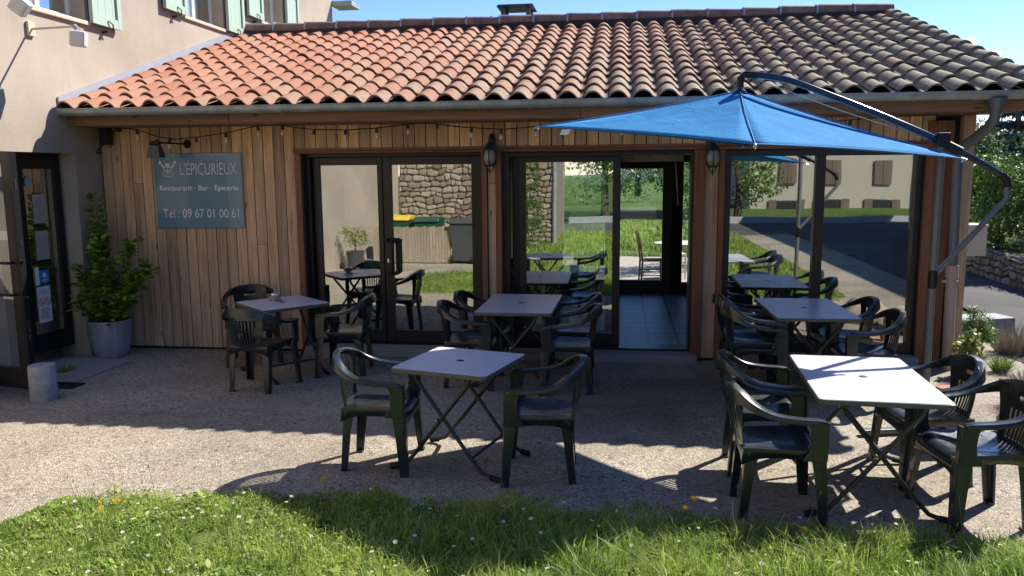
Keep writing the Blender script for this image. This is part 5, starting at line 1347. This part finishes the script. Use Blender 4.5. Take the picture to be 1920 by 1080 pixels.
for i_, (bx_, by_, bh_) in enumerate([(9.0,28,2.0),(11.5,30,2.2),(14.5,29,2.1),(17.5,31,2.3)]):
    bush('bush', ['leftmost of the dark trees closing the view behind the spruces','second dark tree closing the view behind the spruces','third dark tree closing the view behind the spruces','rightmost dark tree closing the view behind the spruces'][i_], bx_, by_, 1.5, [(0,0,.6,1.9,1.2,1.3),(.8,.3,1.2,1.5,1.0,1.0)], 8000, .15, 'bush_leaf')
Lb = thing('letterbox', 'beige letterbox fixed beyond the right corner of the restaurant', 'letterbox', (3.90, 9.62, 1.03))
mb = MB(); mb.box(-.13, -.10, 0, .10, .22, .335); mb.build('box', M['letterbox'], Lb, bevel=.006)
mb = MB(); mb.box(-.135, -.107, .322, .105, .23, .345); mb.build('lid', M['letterbox'], Lb, bevel=.004)
mb = MB(); mb.box(-.05, -.104, .185, .06, -.100, .215); mb.build('name_plate', M['paper'], Lb)
mb = MB(); mb.box(-.14, .02, -1.05, -.10, .10, .30); mb.build('post', M['fence_wood'], Lb)
mb = MB(); mb.prism([(4.02,10.05),(4.72,10.30),(4.62,10.62),(3.92,10.45)], -.02, .21, 'z'); tag(mb.build('concrete_kerb_block', M['cast_concrete'], bevel=.015), 'low concrete block at the corner of the road beside the weeds', 'block')
fp = thing('fennel_plant', 'bright green feathery plant at the foot of the corner post', 'plant', (3.80, 9.15, 0))
leaf_cloud('foliage', [(0,0,.18),(.05,0,.34),(-.08,0,.3),(.12,0,.2),(-.02,0,.46)], [(.16,.14,.15),(.13,.12,.13),(.12,.1,.12),(.14,.12,.14),(.08,.08,.09)], 3800, .045, 'bright_leaf', fp, asp=.16, shell=.1)
trunk_mesh((0,0,0), .3, .008, 7, .12, parent=fp, seed=9)
tuft('dry_weeds', 'brown dry seed heads beside the green plant at the corner', 'weed', 4.25, 9.25, 700, .36, 'dry_stem', .34, .004)
tuft('corner_weed', 'small green weed on the path behind the far right chair', 'weed', 3.72, 8.35, 260, .18, 'bright_leaf', .12, .006)
Vp = thing('variegated_plant', 'small yellow-green variegated plant in a pot beneath the downpipe', 'potted plant', (3.34, 8.18, 0))
mb = MB(); mb.lathe([(.001,0),(.075,0),(.095,.13),(.1,.14),(.088,.14),(.001,.12)], (0,0,0), 20); mb.build('pot', M['terracotta'], Vp, smooth=True, auto=40)
leaf_cloud('foliage', [(0,0,.24),(.04,0,.36),(-.05,.02,.27)], [(.13,.12,.1),(.08,.08,.1),(.1,.1,.08)], 420, .05, 'yellow_leaf', Vp, asp=.8, shell=.2)
Sc = thing('saucer', 'clay saucer with a small pot on the ground by the umbrella pole', 'saucer', (3.03, 7.62, 0))
mb = MB(); mb.lathe([(.001,.0),(.14,0),(.165,.028),(.158,.03),(.14,.012),(.001,.012)], (0,0,0), 28); mb.build('dish', M['terracotta'], Sc, smooth=True)
mb = MB(); mb.lathe([(.04,.012),(.055,.10),(.05,.10),(.03,.03)], (.02,0,0), 18); mb.build('small_pot', M['terracotta'], Sc, smooth=True)
def rock(label, x, y, sx_, sy_, sz_, seed):
    rd = random.Random(seed); mb = MB(); n1, n2 = 22, 12; vs = []
    for i in range(n2+1):
        for j in range(n1):
            th = math.pi*i/n2; a = 2*math.pi*j/n1; d = Vector((math.sin(th)*math.cos(a), math.sin(th)*math.sin(a), math.cos(th)))
            s = 1+.22*noise.noise(d*1.6+Vector((seed, 0, 0)))+.06*noise.noise(d*5+Vector((seed, 0, 0))); p = d*s
            vs.append((p.x*sx_, p.y*sy_, max(p.z, -.55)*sz_+.5*sz_))
    mb.add(vs, [(i*n1+j, i*n1+(j+1)%n1, (i+1)*n1+(j+1)%n1, (i+1)*n1+j) for i in range(n2) for j in range(n1)])
    o = mb.build('rock', M['rock'], smooth=True, auto=0); o.location = (x, y, 0); return tag(o, label, 'rock', 'pinkish rocks edging the terrace')
rock('large pinkish rock on the ground behind the sunlit table', 2.28, 5.98, .27, .17, .19, 3)
rock('pinkish boulder behind the nearest right chair', 3.18, 6.35, .30, .25, .22, 8)
rock('pinkish boulder at the right edge of the terrace under the lavender', 3.52, 6.85, .26, .22, .20, 12)
tuft('lavender', 'grey-purple lavender clump at the right edge of the terrace', 'plant', 3.45, 7.15, 900, .26, 'dry_stem', .26, .005, z=.05)

# ================================================================== flowers in the lawn
def flower(kind):
    t = thing(kind+'_flower', kind, 'flower'); mb = MB()
    hh = .085 if kind == 'daisy' else .13
    mb.tube([(0,0,-.02),(.004,0,hh*.5),(0,0,hh)], .0012, 5); mb.build('stem', M['grass'], t)
    mb = MB(); n = 12 if kind == 'daisy' else 20; r1 = .0115 if kind == 'daisy' else .017
    for lay in range(1 if kind == 'daisy' else 3):
        for i in range(n):
            a = 2*math.pi*(i+.5*lay)/n; da = math.pi/n*.85; r_ = r1*(1-.25*lay); zz = hh+.002+lay*.003
            mb.add([(0,0,zz-.001),(r_*.7*math.cos(a-da),r_*.7*math.sin(a-da),zz+.001),(r_*math.cos(a),r_*math.sin(a),zz+.003),(r_*.7*math.cos(a+da),r_*.7*math.sin(a+da),zz+.001)], [(0,1,2,3)])
    mb.build('petals', M['petal_white' if kind == 'daisy' else 'petal_yellow'], t)
    if kind == 'daisy':
        mb = MB(); mb.sphere((0,0,hh+.003), .0038, 8, 6, .6); mb.build('centre', M['petal_yellow'], t)
    return t
d0 = flower('daisy'); d0['label'] = 'white daisy flowering low in the lawn'; d0['group'] = 'white daisies scattered in the lawn'
rd = random.Random(77); first = True
for i in range(115):
    x = rd.uniform(-3.4, 2.4); y = rd.uniform(3.25, edge_y(x)-.06)
    if x < -1.0 and rd.random() < .0: continue
    o = d0 if first else copy_tree(d0); first = False
    o.location = (x, y, lawn_z(x, y)-rd.uniform(.0, .03)+(.03 if x > -1 else 0)); o.rotation_euler = (rd.uniform(-.1, .5), rd.uniform(-.3, .3), rd.uniform(-.5, .5)); s = rd.uniform(.8, 1.25); o.scale = (s, s, s)
y0 = flower('dandelion'); y0['group'] = 'yellow dandelions in the lawn'; first = True
for x, y, z, lb in ((-1.79,4.60,.06,'yellow dandelion at the lawn edge, below the left front chair'),(-3.06,4.28,.03,'leftmost of the row of small yellow flowers in the sunlit grass'),(-3.00,4.28,.03,'middle one of the row of small yellow flowers in the sunlit grass'),(-2.94,4.29,.03,'rightmost of the row of small yellow flowers in the sunlit grass'),
                     (-3.01,4.17,.02,'small yellow flower just below the row in the sunlit grass'),(.95,4.28,.03,'bright orange-yellow dandelion in the grass before the big sunlit table'),(.31,4.42,.06,'yellow buttercup on a tall stem right of the lawn middle'),(.35,4.45,.10,'topmost yellow buttercup at the lawn edge right of the middle')):
    o = y0 if first else copy_tree(y0); first = False
    o.location = (x, y, lawn_z(x, y)+z-.06); o.rotation_euler = (.6, 0, rd.uniform(0, 1)); o['label'] = lb; s = .95 if 'small' in lb or 'row' in lb else 1.3; o.scale = (s, s, s)

# ================================================================== behind the camera (seen mirrored in the glass)
SHo = thing('stone_house', 'rubble stone house wall opposite the double door, seen mirrored in its glass', 'house', (-3.6, -3.6, 0))
mb = MB(); stones(mb, -5.8, -1.75, 0, 4.8, -3.5, .05, .15, seed=5, face=1); W(mb, 'stones', M['stone'], SHo)
mb = MB(); mb.box(-5.8, -8, -.05, -1.76, -3.5, 4.8); W(mb, 'wall', M['mortar'], SHo)
mb = MB(); mb.prism([(-8.4, 4.6),(-5.7, 6.2),(-3.1, 4.6),(-3.1, 4.78),(-5.7, 6.4),(-8.4, 4.78)], -6.0, -1.5, 'x'); W(mb, 'roof', M['slate_roof'], SHo)
mb = MB(); mb.tube([(-1.70,-3.42,0),(-1.70,-3.42,4.6)], .05, 10); W(mb, 'downpipe', M['zinc'], SHo)
mb = MB()
for i in range(26): mb.box(-5.4+i*.066, .20, .02, -5.4+i*.066+.06, .225, .80+.01*(i%3))
for zz in (.15,.65): mb.box(-5.4, .17, zz, -3.69, .20, zz+.06)
tag(mb.build('plank_screen', M['fence_wood']), 'low plank screen in front of the waste bins, mirrored in the double door', 'screen')
def bin_(label, x, y, lid, body, h=1.02):
    t = thing('wheelie_bin', label, 'bin', (x, y, 0), group='waste bins behind the plank screen')
    mb = MB(); mb.add([(-.22,-.25,.05),(.22,-.25,.05),(.22,.25,.05),(-.22,.25,.05),(-.28,-.32,h-.08),(.28,-.32,h-.08),(.28,.32,h-.08),(-.28,.32,h-.08)], [(0,3,2,1),(4,5,6,7),(0,1,5,4),(1,2,6,5),(2,3,7,6),(3,0,4,7)]); mb.build('body', M[body], t, bevel=.02)
    mb = MB(); mb.prism([(-.34,h-.08),(.36,h-.08),(.34,h-.02),(.1,h+.03),(-.3,h+.0)], -.30, .30, 'x'); mb.build('lid', M[lid], t, bevel=.02)
    for s in (-1, 1):
        mb = MB(); mb.tube([(s*.24-.02,.22,.09),(s*.24+.02,.22,.09)], .09, 16); mb.build('wheel', M['rubber'], t)
    return t
bin_('waste bin with a yellow lid behind the plank screen', -4.95, -.30, 'yellow_plastic', 'green_plastic')
bin_('green waste bin beside the yellow-lidded one', -4.28, -.30, 'green_plastic', 'green_plastic', .98)
bin_('dark grey waste bin at the right end of the plank screen', -3.42, .0, 'grey_plastic', 'grey_plastic', .96)
Ot = thing('potted_olive', 'small olive shrub in a dark pot against the plaster wall, mirrored in the double door', 'potted plant', (-5.42, 1.45, 0))
mb = MB(); mb.lathe([(.001,0),(.14,0),(.19,.38),(.2,.4),(.18,.4),(.001,.36)], (0,0,0), 24); mb.build('pot', M['grey_plastic'], Ot, smooth=True, auto=40)
leaf_cloud('foliage', [(0,0,.62),(.15,0,.78),(-.15,.05,.8),(.25,.1,.65)], [(.22,.22,.16),(.2,.2,.14),(.18,.18,.16),(.18,.18,.12)], 520, .09, 'yellow_leaf', Ot, asp=.3, shell=.1)
trunk_mesh((0,0,.36), .4, .015, 6, .25, parent=Ot, seed=2)
def column_tree(label, x, y, h, r, s):
    t = thing('cypress_tree', label, 'tree', (x, y, 0), group='columnar conifers by the stone house')
    leaf_cloud('crown', [(0,0,h*(.1+.1*i)) for i in range(9)], [(r*(1-.07*i)**.8, r*(1-.07*i)**.8, h*.09) for i in range(9)], 9000, .07, 'cypress_leaf', t, asp=.35, shell=.6)
    mb = MB(); mb.tube([(0,0,-.05),(0,0,h*.85)], [.09,.02], 8); mb.build('trunk', M['bark'], t); return t
column_tree('tall narrow conifer before the stone house, mirrored in the sliding door', -2.35, -2.4, 4.6, .52, 1)
column_tree('shorter conifer at the corner of the stone house', -3.15, -2.3, 2.2, .42, 2)
for i, (x, y, h, rr_, nm) in enumerate([(-.6,-15,6.5,2.6,'bright_leaf'),(2.0,-17,7.5,2.8,'bush_leaf'),(-3.0,-18,8,3,'bush_leaf'),(4.6,-16,6.0,2.2,'bright_leaf'),(15.2,-13.5,7.5,3.0,'bush_leaf')]):
    tree('tree', ['pale green tree across the street behind the lawn','tall dark tree across the street behind the lawn','dark tree behind the stone house','small pale tree beside the shuttered house','large tree standing in front of the shuttered house'][i], 'tree', x, y, 0 if i < 4 else -.2, h, rr_, nm, 5200, .17, 60+i, 'trees across the street', crown_z=.15)
Oh = thing('shuttered_house', 'long beige house with brown shutters across the street, mirrored in the big window', 'house', (12, -27, -1.3))
mb = MB(); mb.box(6.5, -34, -1.4, 20.5, -26, 4.6); W(mb, 'wall', M['plaster_pale'], Oh)
mb = MB(); mb.prism([(-34.6,4.5),(-30,6.6),(-25.4,4.5),(-25.4,4.65),(-30,6.8),(-34.6,4.65)], 6.0, 21.0, 'x'); W(mb, 'roof', M['slate_roof'], Oh)
for j, (xw, zw) in enumerate([(x, z) for z in (-.75, 1.25) for x in (8.4, 10.6, 13.1, 16.0, 18.5)]):
    mb = MB(); mb.box(xw-.42, -26.0, zw, xw+.42, -25.96, zw+1.15); wi = W(mb, 'window', M['dark_room'], Oh)
    mb = MB(); mb.box(xw-.36, -25.955, zw+.05, xw+.36, -25.95, zw+.55); W(mb, 'curtain', M['curtain'], Oh, wi)
    for s in (-1, 1):
        mb = MB(); a = xw+s*.66
        if zw > 0: a = xw+s*.21
        mb.box(a-.2, -25.945, zw-.03, a+.2, -25.90, zw+1.18); W(mb, 'shutter', M['brown_shutter'], Oh)
mb = MB(); mb.box(-2, -14.4, -.02, 22, -14.15, .22); tag(mb.build('street_kerb_wall', M['cast_concrete']), 'low pale kerb wall along the far side of the street', 'wall')
Nh = thing('neighbour_house', 'tall neighbouring house right of the road that shades it', 'house', (11.5, 2, 0))
mb = MB(); mb.box(9.1, -10, 0, 14, 13.8, 5.7); W(mb, 'wall', M['plaster_pale'], Nh)
mb = MB(); mb.prism([(8.9,5.7),(11.5,7.2),(14.2,5.7),(14.2,5.85),(11.5,7.4),(8.9,5.85)], -10.3, 14.1, 'y'); W(mb, 'roof', M['slate_roof'], Nh)
for k_, (yw, zw) in enumerate([(y, z) for z in (1.0, 3.4) for y in (-7, -3, 1, 5)]):
    mb = MB(); mb.box(9.06, yw, zw, 9.1, yw+1, zw+1.2); wi = W(mb, 'window', M['dark_room'], Nh)
    for s in (-.52, 1.02): mb = MB(); mb.box(9.03, yw+s, zw, 9.08, yw+s+.5, zw+1.2); W(mb, 'shutter', M['shutter'], Nh)
